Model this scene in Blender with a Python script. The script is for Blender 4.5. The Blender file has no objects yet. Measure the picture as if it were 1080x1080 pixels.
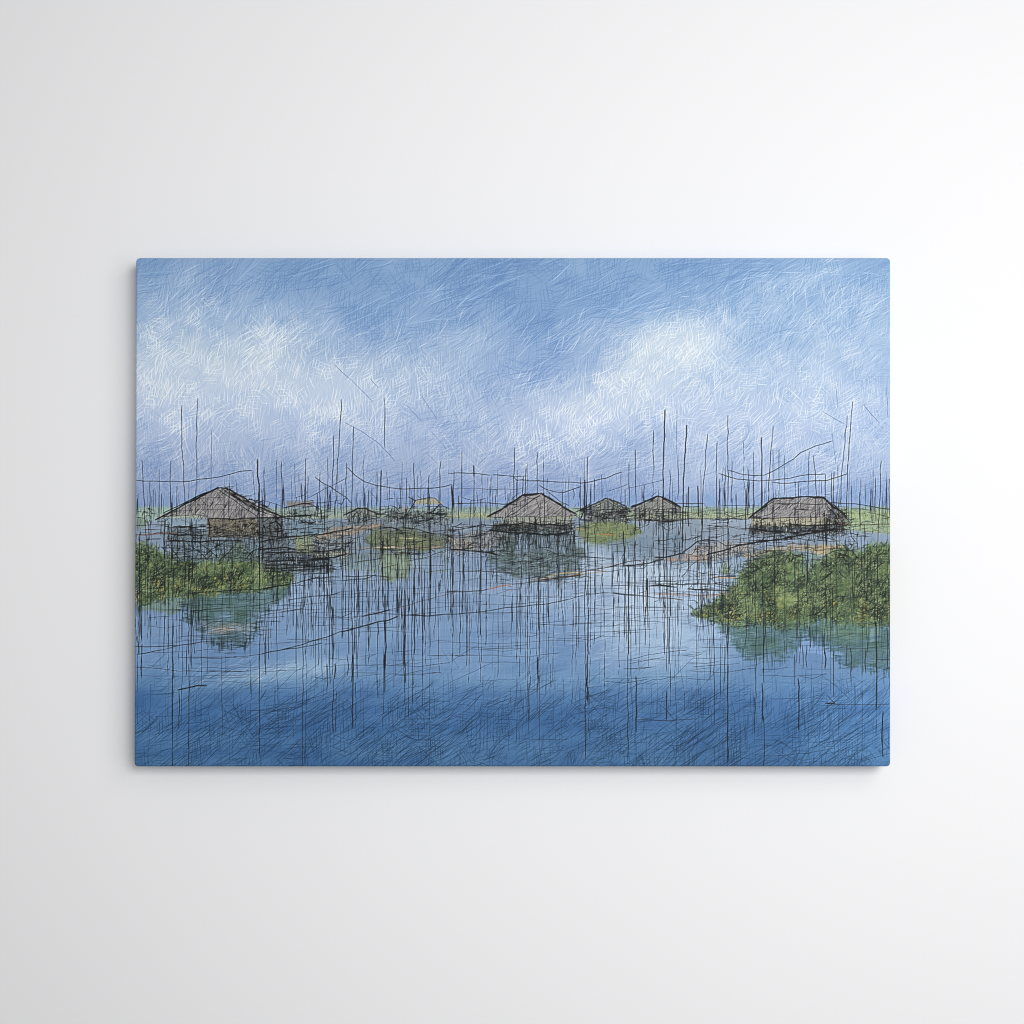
import bpy, math
import numpy as np

# ------------------------------------------------------------------ units
# The print is laid out in "u": 1 u = 1.13 mm; the sheet is 797.5 u wide and 536.5 u tall (about 90 x 61 cm).
PX = 0.90 / 797.5
S = 1.8                                   # printed dots per u
X0, Y0, X1, Y1 = 141.6, 272.0, 939.1, 808.5
W = int((X1 - X0) * S) + 1
H = int((Y1 - Y0) * S) + 1
rng = np.random.default_rng(11)

# ================================================================== the printed drawing
yy, xx = np.mgrid[0:H, 0:W].astype(np.float32)
gx = xx / S + X0                          # u coordinates of each dot
gy = yy / S + Y0
img = np.zeros((H, W, 3), np.float32)


def A(*c):
    return np.array(c, np.float32)


def sstep(a, b, v):
    t = np.clip((v - a) / (b - a), 0, 1)
    return t * t * (3 - 2 * t)


def noise(cell, seed, cy=None):
    """smooth value noise in -1..1, cell size in u"""
    r = np.random.default_rng(seed)
    cy = cy or cell
    nw, nh = int((X1 - X0) / cell) + 3, int((Y1 - Y0) / cy) + 3
    g = r.uniform(-1, 1, (nh, nw)).astype(np.float32)
    fx, fy = (gx - X0) / cell, (gy - Y0) / cy
    ix, iy = fx.astype(int), fy.astype(int)
    tx, ty = fx - ix, fy - iy
    tx = tx * tx * (3 - 2 * tx)
    ty = ty * ty * (3 - 2 * ty)
    a = g[iy, ix] * (1 - tx) + g[iy, ix + 1] * tx
    b = g[iy + 1, ix] * (1 - tx) + g[iy + 1, ix + 1] * tx
    return a * (1 - ty) + b * ty


def fbm(cell, seed, oct=3):
    v, a = 0, 1.0
    for k in range(oct):
        v = v + a * noise(cell / 2 ** k, seed + k)
        a *= 0.5
    return v


def box(m, r):
    """separable box blur, radius r dots"""
    for ax in (0, 1):
        p = [(0, 0)] * m.ndim
        p[ax] = (r + 1, r)
        c = np.cumsum(np.pad(m, p, mode='edge').astype(np.float64), axis=ax)
        n = m.shape[ax]
        hi = np.take(c, range(2 * r + 1, 2 * r + 1 + n), axis=ax)
        lo = np.take(c, range(0, n), axis=ax)
        m = ((hi - lo) / (2 * r + 1)).astype(np.float32)
    return m


def ramp(v, stops):
    ks = [s[0] for s in stops]
    return np.stack([np.interp(v, ks, [s[1][c] for s in stops]) for c in range(3)], -1).astype(np.float32)


class Patch:
    """a mask that only covers part of the sheet"""
    def __init__(self, m, sl):
        self.m, self.sl = m, sl

    def __mul__(self, k):
        return Patch(self.m * (k[self.sl] if isinstance(k, np.ndarray) else k), self.sl)

    def at(self, x, y):
        ix = ((x - X0) * S).astype(int) - self.sl[1].start
        iy = ((y - Y0) * S).astype(int) - self.sl[0].start
        h, w = self.m.shape
        ok = (ix >= 0) & (ix < w) & (iy >= 0) & (iy < h)
        return np.where(ok, self.m[np.clip(iy, 0, h - 1), np.clip(ix, 0, w - 1)], 0)


def blend(mask, col):
    global img
    if isinstance(mask, Patch):
        m = mask.m[..., None]
        col = np.asarray(col, np.float32)
        img[mask.sl] = img[mask.sl] * (1 - m) + (col[mask.sl] if col.ndim == 3 else col) * m
    else:
        m = mask[..., None]
        img = img * (1 - m) + np.asarray(col, np.float32) * m


JX, JY = noise(7, 90) + 0.6 * noise(3, 91), noise(7, 92) + 0.6 * noise(3, 93)


def poly(pts, jit=1.5, soft=1):
    """soft-edged polygon mask with a wobbling hand-drawn border"""
    pts = np.asarray(pts, float)
    pad = jit * 1.7 + 4
    lo, hi = pts.min(0) - pad, pts.max(0) + pad
    sl = (slice(int(np.clip((lo[1] - Y0) * S, 0, H - 2)), int(np.clip((hi[1] - Y0) * S, 2, H))),
          slice(int(np.clip((lo[0] - X0) * S, 0, W - 2)), int(np.clip((hi[0] - X0) * S, 2, W))))
    x = gx[sl] + JX[sl] * jit
    y = gy[sl] + JY[sl] * jit
    ins = np.zeros(x.shape, bool)
    n = len(pts)
    for i in range(n):
        ax, ay = pts[i]
        bx, by = pts[(i + 1) % n]
        if ay == by:
            continue
        c = ((ay > y) != (by > y)) & (x < (bx - ax) * (y - ay) / (by - ay) + ax)
        ins ^= c
    return Patch(box(ins.astype(np.float32), soft), sl)


def sample(arr, x, y):
    ix = np.clip(((x - X0) * S).astype(int), 0, W - 1)
    iy = np.clip(((y - Y0) * S).astype(int), 0, H - 1)
    return arr[iy, ix]


def splat(px, py, wt, col):
    """lay ink samples (u coords, weight, colour per sample) onto the sheet"""
    fx, fy = (px - X0) * S, (py - Y0) * S
    ok = (fx > -1) & (fx < W) & (fy > -1) & (fy < H) & (wt > 0)
    if not ok.any():
        return
    fx, fy, wt, col = fx[ok], fy[ok], wt[ok], col[ok]
    ix, iy = np.floor(fx).astype(int), np.floor(fy).astype(int)
    tx, ty = fx - ix, fy - iy
    ax, ay = ix.min(), iy.min()
    w_, h_ = ix.max() - ax + 2, iy.max() - ay + 2
    idx = (iy - ay) * w_ + (ix - ax)
    idx = np.concatenate([idx, idx + 1, idx + w_, idx + w_ + 1])
    ww = np.concatenate([(1 - tx) * (1 - ty) * wt, tx * (1 - ty) * wt, (1 - tx) * ty * wt, tx * ty * wt])
    acc = np.bincount(idx, ww, w_ * h_)
    hit = np.nonzero(acc > 1e-5)[0]
    c4 = np.concatenate([col] * 4)
    c2 = np.stack([np.bincount(idx, ww * c4[:, c], w_ * h_)[hit] for c in range(3)], -1) / acc[hit, None]
    gy_, gx_ = hit // w_ + ay, hit % w_ + ax
    k = (gx_ >= 0) & (gx_ < W) & (gy_ >= 0) & (gy_ < H)
    m = np.clip(acc[hit][k], 0, 1)[:, None]
    img[gy_[k], gx_[k]] = img[gy_[k], gx_[k]] * (1 - m) + c2[k] * m


def strokes(x, y, th, L, col, alpha, width=1.0, bow=0.0, batches=6, taper=0.35):
    """many short pen strokes: centre, angle (counter-clockwise, radians), length, all in u"""
    n = len(x)
    if n == 0:
        return
    th = np.broadcast_to(th, n); L = np.broadcast_to(L, n)
    alpha = np.broadcast_to(alpha, n); width = np.broadcast_to(width, n); bow = np.broadcast_to(bow, n)
    col = np.broadcast_to(np.asarray(col, np.float32), (n, 3))
    for b in range(batches):
        s = slice(b * n // batches, (b + 1) * n // batches)
        if s.stop <= s.start:
            continue
        K = max(4, int(L[s].max() * S / 0.8))
        t = np.linspace(-0.5, 0.5, K)[None, :]
        cx, sy = np.cos(th[s])[:, None], -np.sin(th[s])[:, None]
        l = L[s][:, None]
        bw = bow[s][:, None] * (4 * t * t - 0.4)
        px = x[s][:, None] + cx * l * t - sy * bw
        py = y[s][:, None] + sy * l * t + cx * bw
        wt = alpha[s][:, None] * (l * S / K) * (np.clip(np.cos(np.pi * t), 0, 1) ** taper)
        cl = np.repeat(col[s], K, axis=0)
        off = width[s][:, None] * 0.5
        w1 = np.minimum(width[s][:, None], 1.0)
        if width[s].max() <= 1.0:
            splat(px.ravel(), py.ravel(), (wt * w1).ravel(), cl)
        else:
            for k in (-1, 0, 1):
                splat((px - sy * off * k * 0.8).ravel(), (py + cx * off * k * 0.8).ravel(),
                      (wt * np.minimum(w1, 1) * 0.75).ravel(), cl)


INK = A(14, 15, 20)


def lines(items, batches=1):
    """long ink lines: (points, width, colour, alpha)"""
    PXs, PYs, WT, CL = [], [], [], []
    for pts, w, col, a in items:
        p = np.asarray(pts, float)
        d = np.r_[0, np.cumsum(np.hypot(*np.diff(p, axis=0).T))]
        n = max(4, int(d[-1] * S / 0.7))
        t = np.linspace(0, d[-1], n)
        x, y = np.interp(t, d, p[:, 0]), np.interp(t, d, p[:, 1])
        k = max(2, int(d[-1] / 9))
        wob = np.interp(t, np.linspace(0, d[-1], k + 1), rng.normal(0, 0.32, k + 1))
        prs = np.interp(t, np.linspace(0, d[-1], k + 1), np.clip(rng.normal(1.0, 0.24, k + 1), 0.35, 1.45))
        tx, ty = np.gradient(x), np.gradient(y)
        m = np.maximum(np.hypot(tx, ty), 1e-6)
        nx, ny = -ty / m, tx / m
        x, y = x + nx * wob, y + ny * wob
        ends = np.clip(np.minimum(t, d[-1] - t) / 5.0 + 0.35, 0, 1)
        wt = a * prs * ends * (d[-1] * S / n)
        offs = (0,) if w <= 1.05 else ((-0.22, 0.22) if w <= 1.35 else (-0.45, 0, 0.45))
        f = min(1.25, w / 0.8) if w <= 1.05 else 0.85
        for o in offs:
            PXs.append(x + nx * o * max(1, w / 1.6)); PYs.append(y + ny * o * max(1, w / 1.6)); WT.append(wt * f)
            CL.append(np.repeat(np.asarray(col, np.float32)[None], n, 0))
    splat(np.concatenate(PXs), np.concatenate(PYs), np.concatenate(WT), np.concatenate(CL))


def hatch(n_clusters, region, angle_fn, len_fn, col_fn, per=(7, 16), gap=(1.8, 3.0), width=0.8, batches=8, bow=0.35, seed=0):
    """clusters of parallel pen strokes, scattered through region(x, y) -> probability"""
    r = np.random.default_rng(seed)
    X, Y, T, LL = [], [], [], []
    tries = 0
    while tries < n_clusters:
        tries += 1
        cx, cy = r.uniform(X0, X1), r.uniform(Y0, Y1)
        if r.random() > float(region(np.array([cx]), np.array([cy]))[0]):
            continue
        th = angle_fn(r, cx, cy)
        L = len_fn(r, cx, cy)
        k = r.integers(*per)
        g = r.uniform(*gap)
        i = np.arange(k) - k / 2
        ux, uy = math.cos(th), -math.sin(th)
        vx, vy = -uy, ux
        sl = r.normal(0, 0.5)
        X.append(cx + vx * i * g + ux * (i * g * sl + r.normal(0, L * 0.16, k)) + r.normal(0, .3, k))
        Y.append(cy + vy * i * g + uy * (i * g * sl + r.normal(0, L * 0.16, k)) + r.normal(0, .3, k))
        T.append(th + r.normal(0, 0.07, k))
        LL.append(L * r.uniform(0.6, 1.25, k))
    X, Y, T, LL = map(np.concatenate, (X, Y, T, LL))
    keep = (X > X0 - 5) & (X < X1 + 5) & (Y > Y0 - 5) & (Y < Y1 + 5)
    keep &= r.random(len(X)) < region(X, Y)
    X, Y, T, LL = X[keep], Y[keep], T[keep], LL[keep]
    col, al = col_fn(r, X, Y)
    strokes(X, Y, T, LL, col, al, width, r.normal(0, bow, len(X)), batches)


# ------------------------------------------------------------------ cloud cover
def gauss(cx, cy, sx, sy, a, rot=0.0):
    c, s = math.cos(rot), math.sin(rot)
    dx, dy = gx - cx, gy - cy
    u, v = dx * c - dy * s, dx * s + dy * c
    return a * np.exp(-0.5 * ((u / sx) ** 2 + (v / sy) ** 2))


cloud = (gauss(160, 408, 44, 42, .70) + gauss(232, 395, 52, 40, .58) + gauss(300, 398, 40, 34, .52) + gauss(356, 424, 36, 28, .52) + gauss(270, 425, 70, 34, .22) + gauss(395, 400, 40, 28, .16)
         + gauss(196, 335, 36, 18, .30, .5) + gauss(290, 350, 44, 18, .26, .3) + gauss(430, 405, 50, 30, .34) + gauss(480, 368, 34, 16, .24, .6)
         + gauss(716, 356, 26, 17, .62, .3) + gauss(706, 380, 44, 24, .55, .4) + gauss(668, 404, 48, 24, .58, .55) + gauss(612, 440, 52, 24, .50, .4) + gauss(770, 412, 54, 28, .40)
         + gauss(530, 440, 60, 36, .26) + gauss(700, 450, 70, 26, .34) + gauss(640, 352, 34, 14, .16)
         + gauss(850, 296, 44, 11, .22, .3) + gauss(890, 352, 56, 30, .30, .5) + gauss(905, 430, 60, 44, .34) + gauss(830, 440, 50, 30, .24)
         + gauss(165, 310, 40, 14, .14, .5) + gauss(925, 320, 24, 20, .18, .6) + gauss(790, 335, 34, 24, .16, .6))
cloud = np.clip(cloud * (1 + 0.12 * fbm(60, 5)) + 0.04 * fbm(20, 9), 0, 1)
haze_low = sstep(430, 488, gy)

# ------------------------------------------------------------------ washes: sky, water
sky = ramp(gy, [(272, (128, 158, 199)), (330, (135, 164, 205)), (400, (147, 171, 211)), (455, (161, 178, 212)), (495, (157, 172, 205)),
                (515, (146, 162, 199)), (531, (132, 154, 196)), (540, (130, 150, 188))])
sky += (fbm(60, 21) * 5)[..., None] * A(1.2, 1, .6)
sky += (sstep(500, 900, gx) * 9)[..., None] * A(.8, 1, 1)
cw = ramp(gy, [(272, (196, 212, 236)), (370, (216, 223, 230)), (440, (200, 210, 232)), (500, (178, 190, 225))])
sky = sky * (1 - (cloud * 0.74)[..., None]) + cw * (cloud * 0.74)[..., None]
img = sky.copy()

# far bank seen behind the lake
wat = ramp(gy, [(535, (136, 152, 178)), (575, (131, 150, 180)), (620, (126, 150, 188)), (660, (115, 144, 187)), (700, (103, 136, 183)),
                (716, (94, 130, 178)), (735, (83, 121, 173)), (770, (70, 111, 164)), (808, (62, 103, 153))])
edge = 716 + 16 * np.exp(-((gx - 455) / 70) ** 2) + 12 * np.exp(-((gx - 600) / 50) ** 2) - 6 * sstep(680, 740, gx) + 4 * sstep(800, 850, gx) + 4 * fbm(30, 33)
deep = sstep(-20, 34, gy - edge + 5 * noise(24, 34, 8))
wat += (deep * sstep(800, 740, gy))[..., None] * A(-12, -10, -8)
wat += (sstep(-26, 0, gy - edge) * (1 - deep))[..., None] * A(8, 8, 5)
wat += (sstep(740, 939, gx) * deep)[..., None] * A(13, 17, 20)
wat += np.clip((gauss(672, 660, 34, 30, .8) + gauss(705, 692, 44, 16, .6) + gauss(650, 610, 70, 26, .55) + gauss(735, 640, 34, 40, .6)) * (1 + .3 * fbm(22, 36)), 0, 1.1)[..., None] * A(38, 32, 21)
wat += (gauss(275, 712, 48, 7, 1, .22) + gauss(345, 703, 26, 6, .8, .25) + gauss(500, 700, 40, 14, .35) + gauss(560, 725, 30, 8, .3))[..., None] * A(26, 22, 13)
wat += ((fbm(46, 41, 3) * 6 + noise(60, 47, 9) * 5) * (1 + .4 * deep))[..., None] * A(1, 1, .8) + A(0, 0, -3)
wl = sstep(540, 546, gy)
img = img * (1 - wl[..., None]) + wat * wl[..., None]
base = img.copy()

# ------------------------------------------------------------------ sky hatching
def sky_region(x, y):
    return np.where(y < 533, 1.0, 0.0)


def sky_angle(r, x, y):
    c = float(sample(cloud, np.array([x]), np.array([y]))[0])
    u = r.random()
    if u < 0.34 + 0.12 * min(c, 1):
        return math.radians(r.normal(88, 9))
    if u < 0.84:
        return math.radians(r.normal(28 + 20 * c, 14))
    if u < 0.93:
        return math.radians(r.normal(4, 10))
    return math.radians(r.normal(125, 14))


def sky_len(r, x, y):
    c = float(sample(cloud, np.array([x]), np.array([y]))[0])
    return r.uniform(8, 19) * (1 + 1.9 * max(0, 0.45 - c))


def sky_col(kind):
    def f(r, X, Y):
        c = sample(cloud, X, Y)
        b = sample(base, X, Y)
        low = sample(haze_low, X, Y)
        n = len(X)
        if kind == 'dark':
            col = b * A(.77, .86, .94) - 2
            al = (0.76 - 0.50 * c) * r.uniform(.4, 1.25, n)
        elif kind == 'light':
            warm = r.random((n, 1)) < 0.5
            col = np.where(warm, A(236, 237, 233), A(222, 231, 246)) + r.normal(0, 5, (n, 1))
            col = b + (col - b) * (0.55 + 0.4 * c + 0.05 * low)[:, None]
            al = np.clip(c * 1.55 - 0.03 + 0.24 * low, 0, .95) * r.uniform(.45, 1.2, n)
        else:
            col = b * A(.93, .95, .98)
            al = 0.5 * r.uniform(.3, 1.1, n)
        return col, al
    return f


hatch(1500, sky_region, sky_angle, sky_len, sky_col('dark'), seed=1, width=.9)
hatch(1900, sky_region, sky_angle, sky_len, sky_col('light'), seed=2, width=.9, per=(5, 12), gap=(2.2, 4.2))
hatch(1100, sky_region, sky_angle, sky_len, sky_col('dark'), seed=3, width=.7)
hatch(1900, sky_region, sky_angle, sky_len, sky_col('light'), seed=4, width=.85, per=(4, 10), gap=(2.4, 4.6))


# long sweeping strokes across the upper blue
def up_region(x, y):
    c = sample(cloud, x, y)
    return np.maximum(0.0, 1 - 2.2 * c) * np.where(y < 450, 1.0, np.where(y < 530, .25, 0))


def up_col(r, X, Y):
    b = sample(base, X, Y)
    k = r.random((len(X), 1))
    return np.where(k < .74, b * A(.70, .80, .90), b + 34), r.uniform(.25, .75, len(X))


hatch(620, up_region, lambda r, x, y: math.radians(r.normal(27, 13)), lambda r, x, y: r.uniform(25, 62), up_col,
      per=(3, 9), gap=(2.2, 5), width=.9, bow=1.3, seed=6)
# wisps where the white strokes stand out at the cloud tops
wx, wy, wt_, wl_ = [], [], [], []
for cx, cy, n, sp, a0 in ((205, 300, 26, 26, 35), (180, 330, 30, 30, 38), (235, 325, 34, 26, 70), (330, 350, 40, 30, 40), (450, 350, 40, 34, 48), (395, 375, 30, 30, 45),
                          (640, 355, 40, 30, 35), (700, 328, 40, 30, 20), (585, 360, 26, 24, 55), (850, 290, 46, 36, 22), (800, 320, 46, 34, 50),
                          (875, 310, 40, 22, 84), (905, 330, 46, 30, 35), (780, 355, 40, 34, 60), (540, 400, 46, 34, 48), (860, 350, 50, 40, 42)):
    wx += list(rng.normal(cx, sp, n)); wy += list(rng.normal(cy, sp * .5, n))
    wt_ += list(np.radians(rng.normal(a0, 14, n))); wl_ += list(rng.uniform(8, 26, n))
wx, wy = np.array(wx), np.array(wy)
strokes(wx, wy, np.array(wt_), np.array(wl_), A(220, 229, 244), rng.uniform(.25, .7, len(wx)), .8, rng.normal(0, .4, len(wx)))

# far hills just above the horizon
hills = sstep(0, 4, gy - (521 + 4 * noise(70, 61) + 3 * noise(26, 62))) * (1 - sstep(532, 534, gy))
blend(hills * .40, A(124, 150, 196))

# ------------------------------------------------------------------ far bank, islands
gb = sstep(533, 535.5, gy + 1.2 * noise(30, 71)) * (1 - sstep(545, 547.5, gy + 1.5 * noise(25, 72)))
blend(gb * (.62 + .25 * sstep(450, 700, gx)), ramp(gy, [(533, (130, 154, 160)), (538, (142, 162, 136)), (545, (160, 168, 128))]))
blend(poly([(872, 537), (940, 539), (940, 562), (905, 560), (885, 556), (868, 548)], 1.2) * .8, A(150, 168, 122))
blend(poly([(470, 542), (518, 541), (516, 545.5), (470, 546)], .8) * .4, A(180, 176, 112))
blend(poly([(143, 535), (175, 534), (190, 540), (166, 549), (143, 552)], 1) * .55, A(150, 178, 164))
blend(poly([(143, 545), (155, 548), (152, 556), (143, 557)], 1) * .6, A(120, 140, 110))
# muddy banks and paths
TAN = A(176, 154, 128)
blend(poly([(330, 566), (350, 556), (400, 552), (405, 556), (362, 566), (335, 572)], 1) * .75, TAN)
blend(poly([(310, 566), (328, 564), (330, 584), (312, 584)], 1.5) * .75, A(166, 172, 96))
blend(poly([(332, 572), (372, 568), (372, 588), (332, 588)], 2) * .5, A(140, 142, 138))
blend(poly([(326, 583), (372, 581), (366, 589), (328, 590)], 1) * .75, A(190, 182, 160))
blend(poly([(470, 566), (520, 560), (540, 566), (515, 580), (478, 582)], 2) * .55, A(150, 140, 132))
blend(poly([(474, 569), (500, 570), (500, 579), (476, 579)], 1.5) * .5, A(196, 178, 160))
blend(poly([(725, 583), (745, 571), (775, 570), (800, 577), (770, 587), (735, 592)], 2) * .6, A(178, 160, 142))
blend(poly([(690, 590), (722, 584), (750, 586), (742, 591), (700, 592)], 1) * .55, A(196, 146, 118))
blend(poly([(780, 585), (830, 574), (880, 574), (886, 580), (835, 581), (790, 589)], 1.2) * .7, A(192, 160, 116))
blend(poly([(850, 578), (892, 574), (880, 586), (862, 586)], 1.2) * .7, A(200, 170, 110))
blend(poly([(722, 546), (790, 547), (790, 572), (722, 572)], 2.5) * .35, A(150, 160, 176))
# islets
blend(poly([(385, 566), (400, 559), (425, 557), (448, 562), (470, 567), (468, 577), (430, 581), (395, 579)], 2) * .9, A(112, 126, 80))
blend(poly([(405, 566), (460, 568), (466, 576), (420, 578)], 2.5) * .5, A(144, 148, 74))
blend(poly([(400, 583), (434, 583), (430, 610), (404, 612)], 2.5) * .6, A(142, 156, 98))
blend(poly([(345, 586), (400, 581), (440, 586), (402, 604), (365, 600)], 3) * .35, A(124, 146, 124))
blend(poly([(606, 557), (622, 550), (650, 548), (670, 554), (676, 562), (662, 568), (640, 572), (618, 570)], 1.6) * .92, A(128, 140, 84))
blend(poly([(618, 566), (650, 566), (640, 574), (622, 572)], 1.5) * .6, A(112, 130, 70))
blend(poly([(640, 569), (722, 562), (720, 592), (690, 594), (650, 586)], 2.5) * .35, A(98, 128, 154))

# ------------------------------------------------------------------ the big bushes and what the water gives back of them
LB = [(141, 576), (150, 573), (158, 577), (165, 582), (172, 591), (182, 584), (200, 592), (214, 590), (228, 590), (238, 586), (246, 578), (251, 571), (258, 580),
      (270, 588), (277, 596), (290, 597), (304, 603), (308, 609), (299, 617), (275, 622), (232, 626), (190, 629), (168, 633), (141, 636)]
RB = [(731, 645), (745, 639), (757, 633), (766, 624), (779, 614), (781, 604), (788, 595), (803, 586), (817, 582), (834, 585), (843, 590), (848, 602), (856, 603),
      (862, 594), (872, 587), (880, 579), (892, 577), (905, 584), (914, 577), (928, 574), (940, 576), (940, 660), (915, 658), (890, 656), (868, 651), (850, 656), (832, 661),
      (800, 656), (780, 660), (762, 656), (746, 652)]
TEAL = A(76, 104, 98)
blend(poly([(186, 628), (240, 624), (304, 614), (298, 632), (280, 645), (268, 658), (225, 664), (196, 650)], 4.5, 3) * np.clip(.72 + .3 * fbm(14, 44), .3, .95), TEAL)
blend(poly([(141, 632), (186, 628), (200, 640), (180, 648), (160, 644), (141, 642)], 3) * .6, A(110, 132, 98))
blend(poly([(206, 660), (240, 657), (272, 660), (262, 667), (240, 670), (212, 667)], 3, 2) * .35, A(158, 148, 140))
rr = np.random.default_rng(431)
strokes(rr.normal(242, 18, 90), rr.normal(663.5, 3.0, 90), rr.normal(.12, .12, 90), rr.uniform(5, 20, 90), np.where(rr.random((90, 1)) < .6, A(170, 158, 146), A(64, 80, 78)), rr.uniform(.4, .9, 90), .9, 0.0, 4)
blend(poly([(220, 668), (262, 669), (258, 678), (234, 683), (226, 676)], 3, 2) * .5, A(74, 98, 98))
strokes(rr.normal(242, 12, 70), rr.normal(675, 3.6, 70), rr.normal(.05, .12, 70), rr.uniform(5, 18, 70), A(46, 66, 66), rr.uniform(.4, .9, 70), .9, 0.0, 4)
blend(poly([(756, 653), (940, 654), (940, 706), (898, 704), (888, 690), (868, 678), (846, 671), (843, 684), (826, 693), (796, 696), (776, 682), (764, 668)], 5, 3) * np.clip(.80 + .3 * fbm(14, 45) - .35 * sstep(678, 704, gy), .2, .95), A(74, 104, 98))
blend(poly([(846, 671), (868, 678), (890, 690), (880, 693), (844, 686)], 1.5) * .6, A(128, 160, 206))
blend(poly([(860, 655), (925, 656), (930, 668), (900, 676), (868, 668)], 3) * .5, A(112, 138, 108))
blend(poly([(917, 663), (921, 660), (922, 676), (917, 678)], .5) * .5, A(140, 166, 196))
mL, mR = poly(LB, 3.2), poly(RB, 3.6)
blend(mL, A(88, 106, 70))
blend(mR, A(88, 108, 72))
blend(poly([(838, 584), (860, 582), (866, 596), (856, 606), (844, 602)], 3) * .65, A(92, 112, 92))
blend(poly([(849, 581), (857, 580), (857, 601), (850, 602)], .6) * .7, A(132, 156, 172))


def open_water(x, y):
    return (mL.at(x, y) < .3) & (mR.at(x, y) < .3)


def inside(pts, n, seed, ylim=None):
    r = np.random.default_rng(seed)
    p = np.asarray(pts, float)
    lo, hi = p.min(0), p.max(0)
    m = poly(pts, 2.0)
    x, y = r.uniform(lo[0], hi[0], n), r.uniform(lo[1], hi[1], n)
    k = m.at(x, y) > .5
    return x[k], y[k], r


def foliage(pts, n, seed, yel_y):
    x, y, r = inside(pts, n, seed)
    clump = sample(fbm(17, seed + 50), x, y)
    low = np.clip((y - yel_y) / 25, 0, 1)
    t = r.random(len(x)) * .75 + .12 + .42 * clump
    col = np.where((t < .34)[:, None], A(74, 94, 66), np.where((t < .70)[:, None], A(102, 122, 82), A(138, 154, 104)))
    ylw = np.clip(sample(fbm(15, seed + 51), x, y) + .15, 0, 1)
    yk = r.random(len(x)) < .03 + (.10 + .75 * low) * ylw
    col = np.where(yk[:, None], A(148, 144, 78), col) + r.normal(0, 5, (len(x), 1))
    strokes(x, y, np.where(r.random(len(x)) < .6, r.normal(.7, .5, len(x)), r.uniform(0, np.pi, len(x))), r.uniform(3, 10, len(x)), col, .75, 1.7, r.normal(0, .8, len(x)), 10)
    # pen scribble over the leaves: curls, ticks and twigs, thicker in the hollows
    d = fbm(12, seed + 60)
    for frac, la, lb, w, bw, al in ((.17, 3, 8, .85, 1.2, .9), (.21, 6, 16, .85, 2.8, 1.0), (.04, 2, 5, 1.3, .6, .9), (.085, 9, 24, 1.0, 3.2, 1.0), (.02, 2, 5, 2.2, .6, 1.0)):
        x, y, r = inside(pts, int(n * frac), seed + int(lb))
        dd = sample(d, x, y)
        a = np.clip(.50 + .75 * dd, 0, 1) * r.uniform(.5, 1.3, len(x)) * al
        strokes(x, y, np.where(r.random(len(x)) < .5, r.normal(.75, .5, len(x)), r.uniform(0, np.pi, len(x))), r.uniform(la, lb, len(x)), A(20, 27, 25), a, w, r.normal(0, bw, len(x)), 6)
    # leaves and twigs breaking the outline
    p = np.asarray(pts, float); m = len(p)
    e = r.integers(0, m, int(n * .11)); tt = r.random((len(e), 1))
    q = p[e] * (1 - tt) + p[(e + 1) % m] * tt + r.normal(0, 2.6, (len(e), 2))
    k3 = r.random((len(e), 1))
    strokes(q[:, 0], q[:, 1], r.uniform(0, np.pi, len(e)), r.uniform(3, 8, len(e)), np.where(k3 < .35, A(30, 38, 34), np.where(k3 < .8, A(98, 124, 82), A(136, 156, 106))), r.uniform(.4, .9, len(e)), 1.1, r.normal(0, .8, len(e)), 4)
    # ferny combs: short ticks off a leaning stem
    for i in range(int(n * .011)):
        x, y, r = inside(pts, 6, seed + 900 + i)
        if not len(x):
            continue
        th = r.normal(.75, .5); k = r.integers(4, 9)
        j = np.arange(k) * r.uniform(1.6, 2.4)
        strokes(x[0] + np.cos(th) * j, y[0] - np.sin(th) * j, th + r.choice([-1.0, 1.0]) * .9, r.uniform(3, 6), A(32, 40, 36) if r.random() < .7 else A(148, 164, 112), .8, .8, .4, 1)
    x, y, r = inside(pts, int(n * .09), seed + 2)
    strokes(x, y, r.normal(.7, .7, len(x)), r.uniform(2.5, 6, len(x)), A(152, 168, 122), r.uniform(.3, .8, len(x)), .9, r.normal(0, .6, len(x)), 3)
    x, y, r = inside(pts, int(n * .03), seed + 3)
    k = (y > yel_y) & (sample(fbm(15, seed + 51), x, y) > .2)
    strokes(x[k], y[k], r.uniform(0, np.pi, k.sum()), r.uniform(2, 4, k.sum()), A(196, 172, 72), .75, 1.3, 0.0, 2)


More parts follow.
